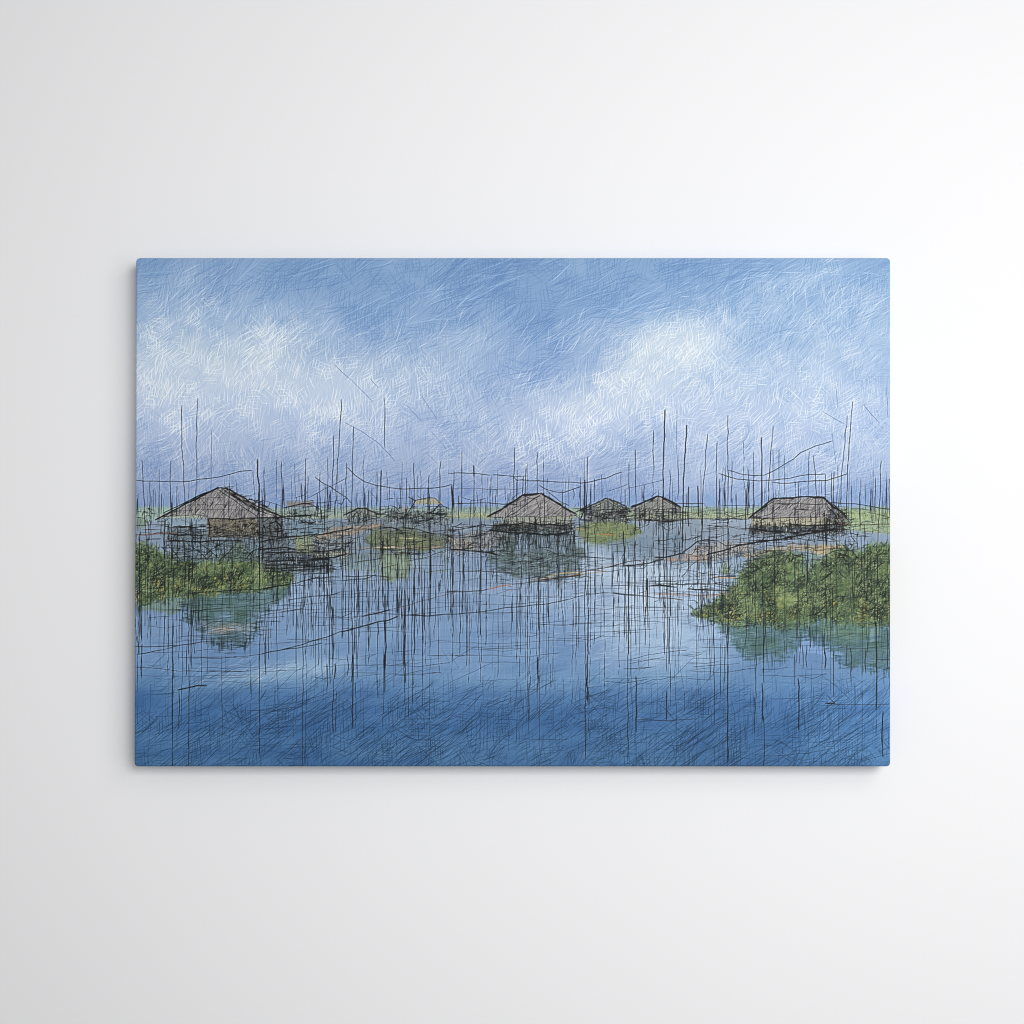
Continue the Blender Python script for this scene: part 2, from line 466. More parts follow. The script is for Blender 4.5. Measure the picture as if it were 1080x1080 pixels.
foliage(LB, 5200, 100, 606)
foliage(RB, 9000, 200, 630)
x, y, r = inside([(383, 567), (400, 558), (425, 556), (448, 561), (474, 567), (472, 578), (430, 582), (393, 580)], 900, 300)
pal = np.stack([A(70, 84, 56), A(112, 124, 78), A(134, 138, 84), A(98, 92, 66), A(44, 52, 44), A(150, 130, 96)])
strokes(x, y, np.where(r.random(len(x)) < .55, r.normal(.05, .2, len(x)), r.normal(1.5, .3, len(x))), r.uniform(3, 10, len(x)), pal[r.integers(0, 6, len(x))], r.uniform(.4, .9, len(x)), .9, r.normal(0, .6, len(x)), 6)
for xa, xb, ya, yb, n, c in ((384, 472, 578, 612, 90, A(118, 138, 96)), (606, 676, 566, 580, 60, A(120, 136, 76)), (330, 400, 586, 604, 60, A(122, 140, 124)), (515, 615, 596, 616, 130, A(76, 92, 96)),
                             (300, 345, 546, 572, 70, A(90, 118, 136)), (640, 722, 566, 596, 110, A(92, 122, 150)), (724, 800, 552, 574, 90, A(140, 152, 178))):
    x, y = r.uniform(xa, xb, n), r.uniform(ya, yb, n)
    v = r.random(n) < .5
    strokes(x, y, np.where(v, 1.57, r.normal(.03, .12, n)), np.where(v, r.uniform(6, 22, n), r.uniform(5, 16, n)), np.where(r.random((n, 1)) < .7, c, c * .6), r.uniform(.3, .7, n), .9, r.normal(0, .4, n), 4)
for gxm, gym, gxs, gys, n in ((639, 561, 22, 6, 130),):
    x, y = rng.normal(gxm, gxs, n), rng.normal(gym, gys * .7, n)
    strokes(x, y, rng.normal(.2, .5, n), rng.uniform(4, 10, n), np.where(rng.random((n, 1)) < .6, A(150, 160, 92), A(74, 90, 56)), .6, .9, 0.0, 4)
for pts, n, sd in (([(606, 557), (622, 550), (650, 548), (670, 554), (676, 562), (662, 568), (640, 572), (618, 570)], 260, 310), ([(400, 583), (434, 583), (430, 610), (404, 612)], 90, 311),
                   ([(872, 537), (940, 539), (940, 562), (905, 560), (885, 556), (868, 548)], 330, 312), ([(470, 535), (518, 534), (516, 546), (470, 546)], 90, 313), ([(720, 535), (790, 535), (790, 547), (720, 547)], 240, 314), ([(142, 535), (940, 535), (940, 546), (142, 546)], 900, 318),
                   ([(730, 583), (745, 571), (780, 570), (830, 576), (880, 574), (890, 580), (835, 584), (770, 590), (700, 592)], 260, 315), ([(330, 572), (352, 556), (402, 552), (405, 557), (362, 567), (372, 588), (330, 590)], 200, 316),
                   ([(470, 562), (520, 560), (540, 566), (515, 582), (474, 582)], 160, 317)):
    x, y, r = inside(pts, n, sd)
    k = r.random((len(x), 1))
    b = sample(img, x, y)
    strokes(x, y, np.where(r.random(len(x)) < .6, r.normal(.08, .2, len(x)), r.normal(1.5, .4, len(x))), r.uniform(3, 11, len(x)), np.where(k < .4, b * .45, np.where(k < .7, b * .8, b * 1.12 + 10)), r.uniform(.3, .85, len(x)), .8, r.normal(0, .6, len(x)), 5)
def ragged(pts, n, cols, seed, spread=1.8, L=(3, 9), ang=.1, al=.75):
    r = np.random.default_rng(seed)
    p = np.asarray(pts, float); m = len(p)
    ln = np.hypot(*(np.roll(p, -1, 0) - p).T)
    e = r.choice(m, n, p=ln / ln.sum()); tt = r.random((n, 1))
    q = p[e] * (1 - tt) + p[(e + 1) % m] * tt + r.normal(0, spread, (n, 2))
    v = r.random(n) < .4
    c = np.stack(cols)[r.integers(0, len(cols), n)]
    strokes(q[:, 0], q[:, 1], np.where(v, r.normal(1.5, .25, n), r.normal(ang, .25, n)), r.uniform(*L, n), c, r.uniform(.4, 1, n) * al, 1.0, r.normal(0, .5, n), 4)


WB, KK = A(130, 152, 188), A(30, 34, 38)
ragged([(606, 557), (622, 550), (650, 548), (670, 554), (676, 562), (662, 568), (640, 572), (618, 570)], 150, [A(128, 140, 84), A(98, 112, 66), A(150, 156, 96), WB, KK, A(110, 134, 160)], 330)
ragged([(385, 566), (400, 559), (425, 557), (448, 562), (470, 567), (468, 577), (430, 581), (395, 579)], 190, [A(112, 126, 80), A(84, 96, 62), WB, KK, A(140, 132, 104)], 331)
ragged([(400, 583), (434, 583), (430, 610), (404, 612)], 130, [A(142, 156, 98), WB, A(104, 124, 96), A(60, 72, 70)], 332, 3.0)
ragged([(310, 566), (328, 564), (330, 584), (312, 584)], 70, [A(166, 168, 104), KK, A(120, 130, 110)], 333)
ragged([(868, 548), (885, 556), (905, 560), (940, 562)], 110, [A(150, 166, 120), WB, A(176, 160, 110), KK], 334, 2.6)
ragged([(780, 585), (830, 574), (880, 574), (892, 575), (880, 586), (835, 581), (790, 589)], 150, [A(192, 164, 122), WB, KK, A(120, 116, 110), A(150, 150, 140)], 335, 2.4)
ragged([(690, 590), (722, 584), (745, 571), (775, 570), (800, 577), (770, 587), (735, 592)], 150, [A(180, 158, 140), WB, KK, A(196, 150, 124)], 336, 2.4)
ragged([(330, 572), (350, 556), (400, 552), (405, 556), (362, 566)], 120, [TAN, WB, KK, A(120, 120, 112)], 337, 2.2)
ragged([(470, 566), (520, 560), (540, 566), (515, 580), (478, 582)], 120, [A(150, 140, 132), WB, KK, A(196, 184, 168)], 338, 2.4)
ragged([(470, 542), (518, 541), (516, 546), (470, 546)], 60, [A(176, 172, 116), A(140, 160, 132), A(120, 140, 120)], 339, 1.6)
# spiky plant at the hut's foot and the little tuft by the right bank
for cx, cy, hgt, n in ((252, 594, 26, 30), (766, 606, 16, 26), (300, 600, 14, 16)):
    a = rng.normal(math.pi / 2, .45, n); l = rng.uniform(.5, 1, n) * hgt
    strokes(cx + np.cos(a) * l / 2 + rng.normal(0, 3, n), cy - np.sin(a) * l / 2, a, l, np.where(rng.random((n, 1)) < .5, A(120, 140, 66), A(54, 74, 50)), .8, .9, 1.0, 3)
strokes(np.array([251., 253, 256]), np.array([576., 574, 579]), np.array([.8, 1.9, 1.2]), 6.0, A(196, 178, 60), .8, 1.2)

# reflections are ruffled by level strokes
for pts, n, seed, c1, c2 in (([(190, 628), (304, 612), (280, 645), (258, 682), (225, 680), (196, 650)], 560, 400, A(34, 52, 50), A(104, 130, 124)),
                             ([(756, 655), (940, 654), (940, 706), (896, 704), (868, 678), (846, 671), (826, 695), (790, 695)], 700, 401, A(52, 80, 82), A(116, 146, 138))):
    x, y, r = inside(pts, n, seed)
    strokes(x, y, r.normal(.05, .16, len(x)), r.uniform(6, 20, len(x)), np.where(r.random((len(x), 1)) < .6, c1, c2), r.uniform(.3, .7, len(x)), .8, r.normal(0, .6, len(x)), 5)
    p = np.asarray(pts, float)
    e = r.integers(0, len(p), n // 2); tt = r.random((n // 2, 1))
    q = p[e] * (1 - tt) + p[(e + 1) % len(p)] * tt + r.normal(0, 2.0, (n // 2, 2))
    q = q[(q[:, 1] > pts[0][1] + 6)]
    vert = r.random(len(q)) < .45
    strokes(q[:, 0], q[:, 1], np.where(vert, 1.57, r.normal(.02, .12, len(q))), r.uniform(5, 15, len(q)), np.where(r.random((len(q), 1)) < .5, c1, sample(base, q[:, 0], q[:, 1])), r.uniform(.4, .9, len(q)), 1.1, 0.0, 4)
    x, y, r = inside(pts, n // 2, seed + 7)
    strokes(x, y, r.normal(1.57, .06, len(x)), r.uniform(6, 22, len(x)), c1, r.uniform(.3, .6, len(x)), .7, 0.0, 4)

# ------------------------------------------------------------------ huts
ROOF, ROOFL = A(140, 136, 139), A(176, 168, 168)


def grain(pts, n, ang, seed, cols, L=(3, 9), al=.8, w=.8):
    x, y, r = inside(pts, n, seed)
    k = r.integers(0, len(cols), len(x))
    strokes(x, y, r.normal(ang, .22, len(x)), r.uniform(*L, len(x)), np.stack(cols)[k], r.uniform(.5, 1.2, len(x)) * al, w, 0.0, 6)


for pts, k, c in (([(275, 548), (400, 548), (476, 556), (470, 580), (372, 592), (300, 604), (275, 600)], .30, (92, 100, 104)), ([(404, 540), (530, 548), (540, 575), (478, 584), (404, 562)], .22, (88, 94, 98)),
                  ([(600, 545), (720, 545), (792, 556), (890, 556), (880, 578), (760, 592), (690, 596), (600, 560)], .22, (96, 104, 112)), ([(142, 552), (176, 552), (180, 590), (160, 580), (142, 575)], .2, (110, 120, 136))):
    blend(poly(pts, 4, 3) * k, A(*c))
R1 = [(164, 548), (190, 534), (229, 515), (238, 514.5), (262, 527), (275, 535), (299, 546), (273, 546.5), (219, 546.5), (206, 543), (180, 544)]
R2 = [(515, 545.5), (549, 522.5), (570, 520.5), (588, 531), (609, 543), (596, 545), (570, 545), (530, 545.5)]
R3 = [(614, 539), (638, 525.5), (648, 527), (661, 540), (652, 546), (616, 548)]
R4 = [(666, 536), (692, 524), (697, 524), (718, 536), (716, 541), (668, 541)]
R5 = [(790, 547), (801, 538), (815, 526.5), (858, 524.5), (870, 525), (876, 531), (888, 541), (893, 548), (868, 545.5), (830, 545.5)]
# walls and shade below the eaves, drawn before the roofs
blend(poly([(168, 547), (218, 545), (218, 572), (172, 572)], .8) * .40, A(120, 140, 156))
blend(poly([(218, 546), (272, 546), (272, 566), (218, 566)], .6) * .92, A(116, 106, 92))
blend(poly([(270, 546), (298, 546), (298, 567), (270, 567)], .8) * .75, A(86, 88, 90))
blend(poly([(176, 555), (300, 564), (300, 573), (176, 573)], .8) * .45, A(78, 84, 90))
blend(poly([(178, 572), (276, 571), (272, 592), (184, 592)], 1.5) * .62, A(96, 116, 128))
blend(poly([(274, 568), (300, 566), (312, 580), (350, 592), (352, 604), (300, 602), (274, 596)], 2) * .55, A(84, 92, 100))
blend(poly([(530, 545), (605, 544), (600, 555), (530, 556)], .8) * .75, A(146, 144, 124))
blend(poly([(520, 552), (604, 552), (600, 562), (518, 561)], 1) * .72, A(70, 72, 68))
blend(poly([(516, 580), (534, 563), (600, 562), (614, 584), (612, 606), (594, 611), (560, 613), (532, 600), (516, 594)], 4.5, 2) * np.clip(.75 + .3 * fbm(12, 46), .3, .9), A(84, 98, 98))
blend(poly([(540, 562), (600, 562), (604, 582), (540, 582)], 2) * .35, A(118, 136, 166))
blend(poly([(615, 546), (660, 540), (662, 550), (616, 552)], 1) * .75, A(98, 106, 102))
blend(poly([(667, 536), (718, 536), (718, 549), (668, 549)], .8) * .75, A(122, 126, 112))
blend(poly([(680, 540), (696, 540), (696, 547), (680, 547)], .6) * .6, A(160, 160, 140))
blend(poly([(792, 545), (892, 545), (890, 556), (792, 557)], .8) * .8, A(166, 154, 122))
blend(poly([(868, 545), (893, 547), (890, 557), (868, 556)], .8) * .6, A(110, 112, 104))
blend(poly([(790, 555), (890, 553), (886, 562), (840, 566), (792, 566)], 1) * .6, A(84, 92, 98))
blend(poly([(726, 564), (880, 562), (880, 572), (726, 574)], 2) * .35, A(128, 146, 174))
blend(poly([(303, 534), (330, 533), (330, 547), (303, 548)], .6) * .6, A(126, 142, 146))
blend(poly([(302, 548), (338, 548), (338, 566), (302, 566)], 2) * .40, A(96, 128, 148))
blend(poly([(366, 540), (400, 540), (398, 552), (366, 552)], .8) * .45, A(110, 116, 112))
blend(poly([(404, 538), (472, 540), (472, 553), (404, 553)], 1) * .45, A(104, 114, 118))
for R, c in ((R1, ROOF), (R2, ROOF), (R3, A(124, 128, 126)), (R4, A(134, 134, 132)), (R5, ROOF),
             ([(301, 529), (330, 527.5), (330, 533), (304, 534.5)], A(128, 124, 128)),
             ([(436, 529), (442, 526), (458, 525.5), (468, 531), (464, 532), (438, 531.5)], A(160, 156, 134)),
             ([(364, 541), (374, 536), (386, 536), (400, 541)], A(120, 122, 118))):
    blend(poly(R, .5), c)
THATCH = [A(48, 46, 48), A(30, 29, 31), A(104, 98, 100), A(182, 174, 174), A(164, 154, 156), A(88, 84, 86), A(190, 184, 184)]
grain(R1, 760, 1.0, 500, THATCH, (4, 13)); grain(R1, 130, 2.5, 501, THATCH, (4, 12))
grain(R2, 480, .65, 502, THATCH, (3, 9)); grain(R5, 600, .8, 503, THATCH, (3, 9))
grain(R4, 170, .5, 504, THATCH, (3, 7)); grain(R3, 120, .6, 505, [A(60, 64, 62), A(146, 150, 146), A(100, 118, 96)], (3, 7))
grain([(219, 547), (271, 547), (271, 566), (219, 566)], 150, .3, 506, [A(70, 62, 54), A(150, 134, 110), A(128, 116, 100), A(52, 48, 46)], (4, 12))
grain([(518, 582), (612, 582), (608, 604), (560, 613), (530, 600)], 420, .06, 507, [A(50, 64, 66), A(118, 134, 132), A(36, 44, 46), A(66, 90, 84)], (5, 16), .8)
for (xa, xb, ya, yb, n, sd) in ((520, 604, 550, 562, 130, 1), (176, 300, 553, 573, 170, 2), (792, 892, 553, 564, 200, 3), (404, 472, 536, 553, 120, 4), (276, 352, 578, 606, 170, 5),
                                (614, 662, 533, 551, 90, 6), (668, 718, 536, 550, 70, 7), (868, 892, 536, 557, 60, 8), (365, 402, 538, 553, 45, 9), (302, 342, 535, 552, 40, 10),
                                (470, 540, 555, 585, 80, 11), (180, 275, 572, 594, 120, 12), (330, 370, 560, 590, 70, 13), (735, 800, 568, 592, 60, 14)):
    r = np.random.default_rng(700 + sd)
    x, y = r.uniform(xa, xb, n), r.normal((ya + yb) / 2, (yb - ya) / 4, n)
    n = int(n * 2.0)
    x, y = r.uniform(xa, xb, n), r.normal((ya + yb) / 2, (yb - ya) / 3.4, n)
    k = r.random(n)
    th = np.where(k < .45, r.normal(.03, .15, n), np.where(k < .8, np.pi / 2 + r.normal(0, .12, n), r.uniform(0, np.pi, n)))
    strokes(x, y, th, r.uniform(3, 13, n), A(16, 18, 22), r.uniform(.3, 1, n), .9, r.normal(0, .9, n), 4)
    m = n // 4
    x, y = r.uniform(xa, xb, m), r.uniform(ya, yb, m)
    strokes(x, y, r.choice([0, 1.57], m), r.uniform(2, 6, m), A(206, 204, 190), r.uniform(.2, .7, m), .8, 0.0, 2)
r = np.random.default_rng(715)
x, y = r.normal(568, 26, 170), r.normal(594, 9, 170)
strokes(x, y, r.normal(.05, .22, 170), r.uniform(4, 14, 170), np.where(r.random((170, 1)) < .75, A(28, 34, 38), A(120, 138, 140)), r.uniform(.35, .9, 170), .9, r.normal(0, 1.2, 170), 5)
# stilts under the middle hut, wavering into their reflections
r = np.random.default_rng(720)
x = r.uniform(528, 606, 95)
strokes(x, 562 + r.uniform(4, 12, 95), np.pi / 2 + r.normal(0, .10, 95), r.uniform(8, 26, 95), A(24, 28, 32), r.uniform(.5, 1, 95), 1.0, r.normal(0, 1.4, 95), 4)
strokes(r.uniform(535, 606, 50), r.uniform(566, 586, 50), np.pi / 2, r.uniform(4, 12, 50), A(150, 168, 204), .6, .9, r.normal(0, 1, 50), 3)

# ------------------------------------------------------------------ water hatching
def wat_region(x, y):
    return np.interp(y, [660, 690, 716, 745, 770], [0, .12, .4, .85, 1.0])


def wat_col(r, X, Y):
    b = sample(base, X, Y)
    k = r.random((len(X), 1))
    d = np.where(k < .78, b * A(.30, .44, .50), b * A(1.14, 1.12, 1.12) + 6)
    return d, r.uniform(.25, .9, len(X)) * np.where(k[:, 0] < .78, 1, .5)


def wat_angle(r, x, y):
    u = r.random()
    return math.radians(r.normal(36, 10)) if u < .52 else math.radians(r.normal(90, 3)) if u < .78 else math.radians(r.normal(4, 5)) if u < .94 else math.radians(r.normal(135, 12))


hatch(3300, wat_region, wat_angle, lambda r, x, y: r.uniform(9, 34), wat_col, per=(4, 11), gap=(2.4, 4.6), width=.75, bow=.6, seed=8)
hatch(1100, wat_region, lambda r, x, y: math.radians(r.normal(34, 8)), lambda r, x, y: r.uniform(24, 60), wat_col, per=(3, 7), gap=(3, 6), width=.8, bow=.9, seed=9)
# light and dark level ripples in the mid water
n = 700
x, y = rng.uniform(X0, X1, n), rng.uniform(575, 730, n)
ok = open_water(x, y); x, y = x[ok], y[ok]; n = len(x)
k = rng.random((n, 1))
strokes(x, y, rng.normal(.02, .07, n), rng.uniform(10, 46, n), np.where(k < .5, sample(base, x, y) * .72, sample(base, x, y) * 1.1 + 8), rng.uniform(.15, .5, n), .75, rng.normal(0, .8, n), 5)
n = 2600
x, y = rng.uniform(X0, X1, n), 812 - 95 * rng.random(n) ** 1.5
u = rng.random(n)
strokes(x, y, np.where(u < .55, rng.normal(.6, .14, n), np.where(u < .8, rng.normal(1.57, .05, n), rng.normal(.05, .1, n))), rng.uniform(7, 30, n), sample(base, x, y) * A(.48, .60, .68), rng.uniform(.15, .55, n), .8, rng.normal(0, .5, n), 6)
n = 4200
x, y = rng.uniform(X0, X1, n), rng.uniform(585, 735, n)
ok = open_water(x, y); x, y = x[ok], y[ok]; n = len(x)
k = rng.random((n, 1)); u = rng.random(n)
strokes(x, y, np.where(u < .4, rng.normal(.03, .08, n), np.where(u < .7, rng.normal(1.57, .04, n), rng.normal(.55, .2, n))), rng.uniform(6, 24, n), np.where(k < .6, sample(base, x, y) * A(.72, .78, .82), sample(base, x, y) * 1.08 + 8),
        rng.uniform(.15, .55, n), .8, rng.normal(0, .3, n), 6)
n = 700
x, y = rng.normal(670, 45, n), rng.normal(650, 32, n)
strokes(x, y, rng.normal(.25, .3, n), rng.uniform(6, 22, n), A(186, 198, 224), rng.uniform(.15, .5, n), .8, rng.normal(0, .8, n), 4)
n = 110
x, y = rng.normal(285, 46, n), rng.normal(710, 6, n)
strokes(x, y, rng.normal(.45, .2, n), rng.uniform(8, 22, n), A(188, 196, 214), rng.uniform(.2, .6, n), .8, 0.0, 3)

# ------------------------------------------------------------------ ink: bamboo poles, wires and their reflections
BL = A(100, 122, 172)
DK = A(22, 25, 36)
MD = A(48, 56, 84)
P = []


def pole(pts, w=.9, c=DK, a=.9):
    P.append((pts, w * 1.2, c, min(1, a * 1.1)))


# poles rising into the sky
pole([(190.5, 427), (191, 465), (193, 500), (194, 530), (195.5, 556)], 1.0)
pole([(207.2, 420), (207, 445), (206, 472), (206.8, 505)], 1.0, MD, .95); pole([(206.8, 505), (205.5, 523)], .9, MD, .7)
pole([(148.5, 485), (150, 515), (152, 550), (154, 578)], 1.0)
pole([(157, 507), (157.5, 545), (157, 570)], 1.0, MD); pole([(163, 517), (162.5, 545)], .8, MD, .7); pole([(169.5, 520), (169, 542)], .9, MD)
pole([(178.8, 485), (178.5, 510), (180, 545)], .9, MD)
pole([(142, 507), (160, 507.5), (185, 508), (207, 506), (230, 503), (250, 497.5), (265, 496)], 1.0); pole([(265.5, 496), (268.5, 527)], .8, MD)
pole([(270.5, 484), (272, 505), (273, 540), (273, 575), (273, 622)], 1.5, INK, 1); pole([(276, 515), (276, 560), (276.5, 600)], 1.0)
pole([(280, 528.5), (297, 534)], .8, MD)
pole([(295.8, 487), (297, 510), (297.5, 545)], 1.0); pole([(298, 503), (299.5, 535)], .8, MD); pole([(310.5, 488), (310.5, 526)], .7, MD, .7)
pole([(322, 483), (321.5, 510), (321, 560), (321, 640)], 1.1); pole([(324.8, 502), (324, 528)], .9, MD); pole([(317, 510), (317.5, 527)], .9)
pole([(359.6, 421), (358.5, 450), (355.5, 485), (354, 520), (352.5, 545)], 1.0, DK, .95); pole([(351, 459), (351, 485), (349.5, 520)], .9, MD)
pole([(372.6, 449), (371.5, 475), (371, 505), (370.5, 545), (371, 600)], 1.0, MD, 1); pole([(364.5, 488), (365, 520), (365, 545)], 1.0)
pole([(405.6, 419), (405.5, 445), (405, 472)], .9, MD, .8); pole([(401.5, 496), (401, 515), (401, 545)], 1.2, INK)
pole([(408, 497), (408, 528)], .7, MD, .7); pole([(383, 483), (383, 532)], .7, MD, .8); pole([(388, 517), (387.5, 545)], 1.0); pole([(342, 511), (342, 560)], 1.0)
pole([(334, 520), (334, 545)], .9, MD); pole([(347.8, 517), (348.2, 540)], 1.4, MD); pole([(374.5, 524), (375, 540)], .8, MD)
pole([(332, 503), (340, 509), (349, 514), (358, 520), (365, 524), (370, 530)], .9); pole([(325, 525), (333, 520), (341, 515.5), (350, 512), (364, 505)], .8, MD, .9)
pole([(356, 530), (360, 532), (363, 526), (365, 525)], 1.0)
pole([(366, 493), (374, 501), (384, 508), (395, 511.5), (412, 514), (427, 515.5), (452, 515), (468, 513), (476, 510.5)], .9, DK, .85)
pole([(476, 511), (476.8, 530), (477, 552)], 1.6, INK, .9)
pole([(369, 400), (381, 412), (393, 424)], .8, BL, .9); pole([(390, 400), (399, 409)], .8, BL, .7); pole([(363, 445), (385, 457), (400, 468), (416, 486)], .8, BL, .9)
pole([(352, 384), (369, 400)], .8, BL, .7); pole([(390, 518), (400, 530)], .7, MD, .7)
pole([(443, 416), (452, 430), (462, 444)], .8, BL, .8); pole([(428, 427), (444, 444)], .8, BL, .7); pole([(454, 455), (470, 474)], .8, BL, .8); pole([(449, 477), (462, 490)], .8, BL, .7)
for x, a, b, w, c in ((423.8, 487, 545, .8, MD), (428.4, 504, 545, 1.1, DK), (436.6, 488, 548, 1.1, DK), (443, 495, 530, .7, MD), (452, 501, 560, 1.1, DK), (464.4, 486, 560, .9, DK),
                      (478.6, 496, 545, .9, DK), (486.5, 476, 540, .9, DK), (499.2, 490, 545, .9, DK), (472, 515, 540, .8, MD), (506.5, 526, 580, 1.0, DK), (525, 496, 545, .7, MD),
                      (518, 500, 540, .6, MD), (514, 503, 540, .6, MD), (542, 472, 500, 1.0, DK), (541.5, 500, 533, .9, DK), (554.2, 492, 530, 1.0, DK), (551, 502, 523, 1.1, DK), (535, 521, 533, .8, MD),
                      (566.6, 477, 522, .9, DK), (572.6, 480, 520, .8, MD), (577, 504, 520, .8, MD), (616.5, 506, 548, 1.2, DK), (626.5, 505, 530, .9, DK), (634.5, 500, 526, .8, MD), (610, 512, 534, .8, MD),
                      (605, 516, 526, .9, DK), (663, 488, 536, 1.0, MD), (670.2, 474, 536, 1.1, DK), (658.5, 516, 536, 1.0, DK), (678, 515, 530, .7, MD), (689.3, 454, 497, 1.1, DK), (688.5, 497, 525, .8, MD),
                      (706.6, 495, 528, .9, MD), (725.6, 513, 555, 1.2, DK), (736.3, 512, 545, 1.2, DK), (713.5, 432, 480, .7, BL), (714.5, 480, 526, .9, MD), (762, 493, 536, .8, MD), (759.5, 514, 545, .9, MD),
                      (764.8, 493, 536, 1.1, MD), (771.5, 486, 530, .9, MD), (784.2, 464, 530, .8, MD), (776, 517, 545, .8, MD), (786.6, 515, 560, 1.2, DK), (790.2, 507, 536, 1.0, MD), (795, 507, 535, .8, MD),
                      (803, 461, 540, 1.2, DK), (821.4, 474, 526, .8, MD), (827, 480, 522, .8, MD), (842, 508, 526, 1.0, MD), (818, 516, 526, .7, MD), (879.4, 497, 532, 1.0, DK), (897.5, 512, 552, .9, MD),
                      (906.4, 519, 560, .9, DK), (912.5, 510, 545, .8, MD), (918, 514, 545, .8, MD), (922.5, 508, 540, .8, MD), (937.5, 505, 545, 1.1, MD), (871.5, 545, 575, .9, DK),
                      (882.5, 520, 540, .8, MD), (144.5, 520, 560, .9, MD), (740.5, 530, 570, .9, DK), (755.6, 465, 500, 1.0, DK), (755.4, 500, 590, 1.1, DK), (700, 505, 525, .7, MD)):
    pole([(x, a), (x + rng.normal(0, .4), (a + b) / 2), (x + rng.normal(0, .3), b)], w, c)
pole([(701, 432), (700.2, 460), (699.5, 500), (699, 545), (699.5, 590)], 1.15, DK, .95)
pole([(724, 448), (722.5, 475), (720.5, 505), (719.8, 545), (719.5, 580)], 1.15, DK, .95)
pole([(746.5, 458), (744, 485), (741.5, 515), (740.2, 540), (739.5, 575)], 1.0, DK, .85)
pole([(767.4, 438), (767.2, 470), (768, 505), (767.6, 545), (768.5, 600)], 1.1, DK, .95)
pole([(815.4, 449), (813, 480), (811, 505), (810, 530)], 1.1, DK, .95)
pole([(899, 423), (897, 450), (894.5, 480), (893.2, 505), (892, 548)], 1.1, DK, .9)
pole([(893, 438), (890.5, 470), (887.5, 500), (886, 532)], .9, MD, .9)
pole([(858, 480), (859.5, 500), (861, 526)], .9, MD); pole([(928.5, 486), (928, 520), (927, 545), (925.5, 570)], 1.1, DK)
pole([(870, 500), (870, 526)], 1.1); pole([(877.5, 455), (879.5, 475), (882, 490)], .8, BL, .8)
# wires
pole([(472, 499), (486, 499), (500, 499.5), (516, 501)], .9, DK, .85); pole([(520, 500), (530, 501.5), (542, 502.5), (556, 502)], 1.1, INK)
pole([(478, 515), (500, 515), (520, 516), (552, 515)], .7, MD, .7)
pole([(542, 503), (545, 506.5), (552, 506), (570, 507), (590, 508.5), (612, 509), (628, 506.5), (645, 502), (656, 497.5)], 1.0, DK, .9)
pole([(569, 512), (575, 515.5), (584, 518), (593, 519), (603, 516.5), (612, 513)], 1.0, DK, .9); pole([(577, 518), (590, 528), (600, 533)], .9)
pole([(486, 524), (494, 527), (502, 528), (512, 525)], .8, DK, .8); pole([(476, 531.5), (500, 530.5), (515, 530), (530, 532), (545, 532)], 1.0, DK, .85)
pole([(640, 518), (655, 513.5), (662, 510)], .8, MD, .8); pole([(660, 515.5), (680, 511), (700, 506)], .8, MD, .8)
pole([(767, 495), (780, 499.5), (795, 501.5), (806, 501), (815, 497), (828, 489), (845, 477), (860, 470.5), (878, 465)], .9, MD, 1)
pole([(758, 499.5), (766, 501.5), (778, 505), (800, 507), (820, 505.5), (842, 502), (857, 500), (870, 500)], 1.0, DK, .9)
pole([(813, 508.5), (822, 509.5), (835, 509), (850, 507), (872, 506.5), (886, 502), (894, 499.5)], .9, DK, .9)
pole([(711, 531), (743, 530.5)], .9, DK, .8); pole([(760, 533), (800, 533)], .8, DK, .7); pole([(720, 534), (738, 534)], 1.0, DK, .8)
pole([(874, 530), (900, 531), (920, 534), (939, 536.5)], 1.0, DK, .8); pole([(897, 536), (918, 538)], 1.0, DK, .7)
pole([(815, 531), (874, 531.5)], .7, DK, .7)
pole([(868, 434), (880, 442), (890, 447)], .8, BL, .9); pole([(910, 427), (919, 437), (927, 446)], .8, BL, .9); pole([(881.5, 408), (882.5, 430)], .8, BL, .8); pole([(934.5, 408), (936, 440)], .8, BL, .6)
# random thin poles crowding the skyline
for i in range(210):
    x = rng.uniform(X0, X1)
    top = 533 - rng.gamma(2.0, 9)
    pole([(x, top), (x + rng.normal(0, .6), rng.uniform(534, 556))], rng.uniform(.6, 1.0), MD if rng.random() < .6 else DK, rng.uniform(.4, .95))
lines(P); P = []

# huts in ink
def ink(pts, w=1.0, a=.95, c=INK):
    P.append((pts, w, c, a))


for k in range(2):
    ink([(163, 548.5), (190, 534), (212, 523), (230, 514)], 1.4); ink([(172, 541), (195, 529.5), (215, 520), (230, 514)], 1.1)
ink([(230, 514), (239, 515), (256, 524), (270, 533), (285, 540), (300, 546)], 1.4); ink([(229, 516), (245, 527), (262, 539), (272, 545)], 1.1); ink([(233, 515), (252, 527), (270, 539)], 1.0)
ink([(238, 516), (256, 529), (272, 538), (290, 545)], 1.0)
ink([(219, 546.5), (245, 547), (272, 546), (296, 545.5), (312, 543.5), (330, 543.5)], 1.6); ink([(180, 544), (206, 543), (219, 545)], .9, .7)
for y, xa, xb in ((525, 214, 236), (532, 203, 250), (538, 190, 262)):
    ink([(xa, y + .5), ((xa + xb) / 2, y + rng.normal(0, .6)), (xb, y)], .7, .6)
for x0, y0, x1, y1 in ((240, 531, 232, 541), (241, 532, 244, 526), (213, 537, 208, 545), (228, 518, 233, 530), (226, 524, 222, 532), (252, 536, 250, 545)):
    ink([(x0, y0), (x1, y1)], .9, .9)
for i in range(16):
    t = rng.random(); x = 236 + 46 * t; y = 514 + 22 * t
    ink([(x, y), (x + rng.uniform(4, 10), y + rng.uniform(-1.5, 2.5))], 1.2, .9)
r = np.random.default_rng(780)
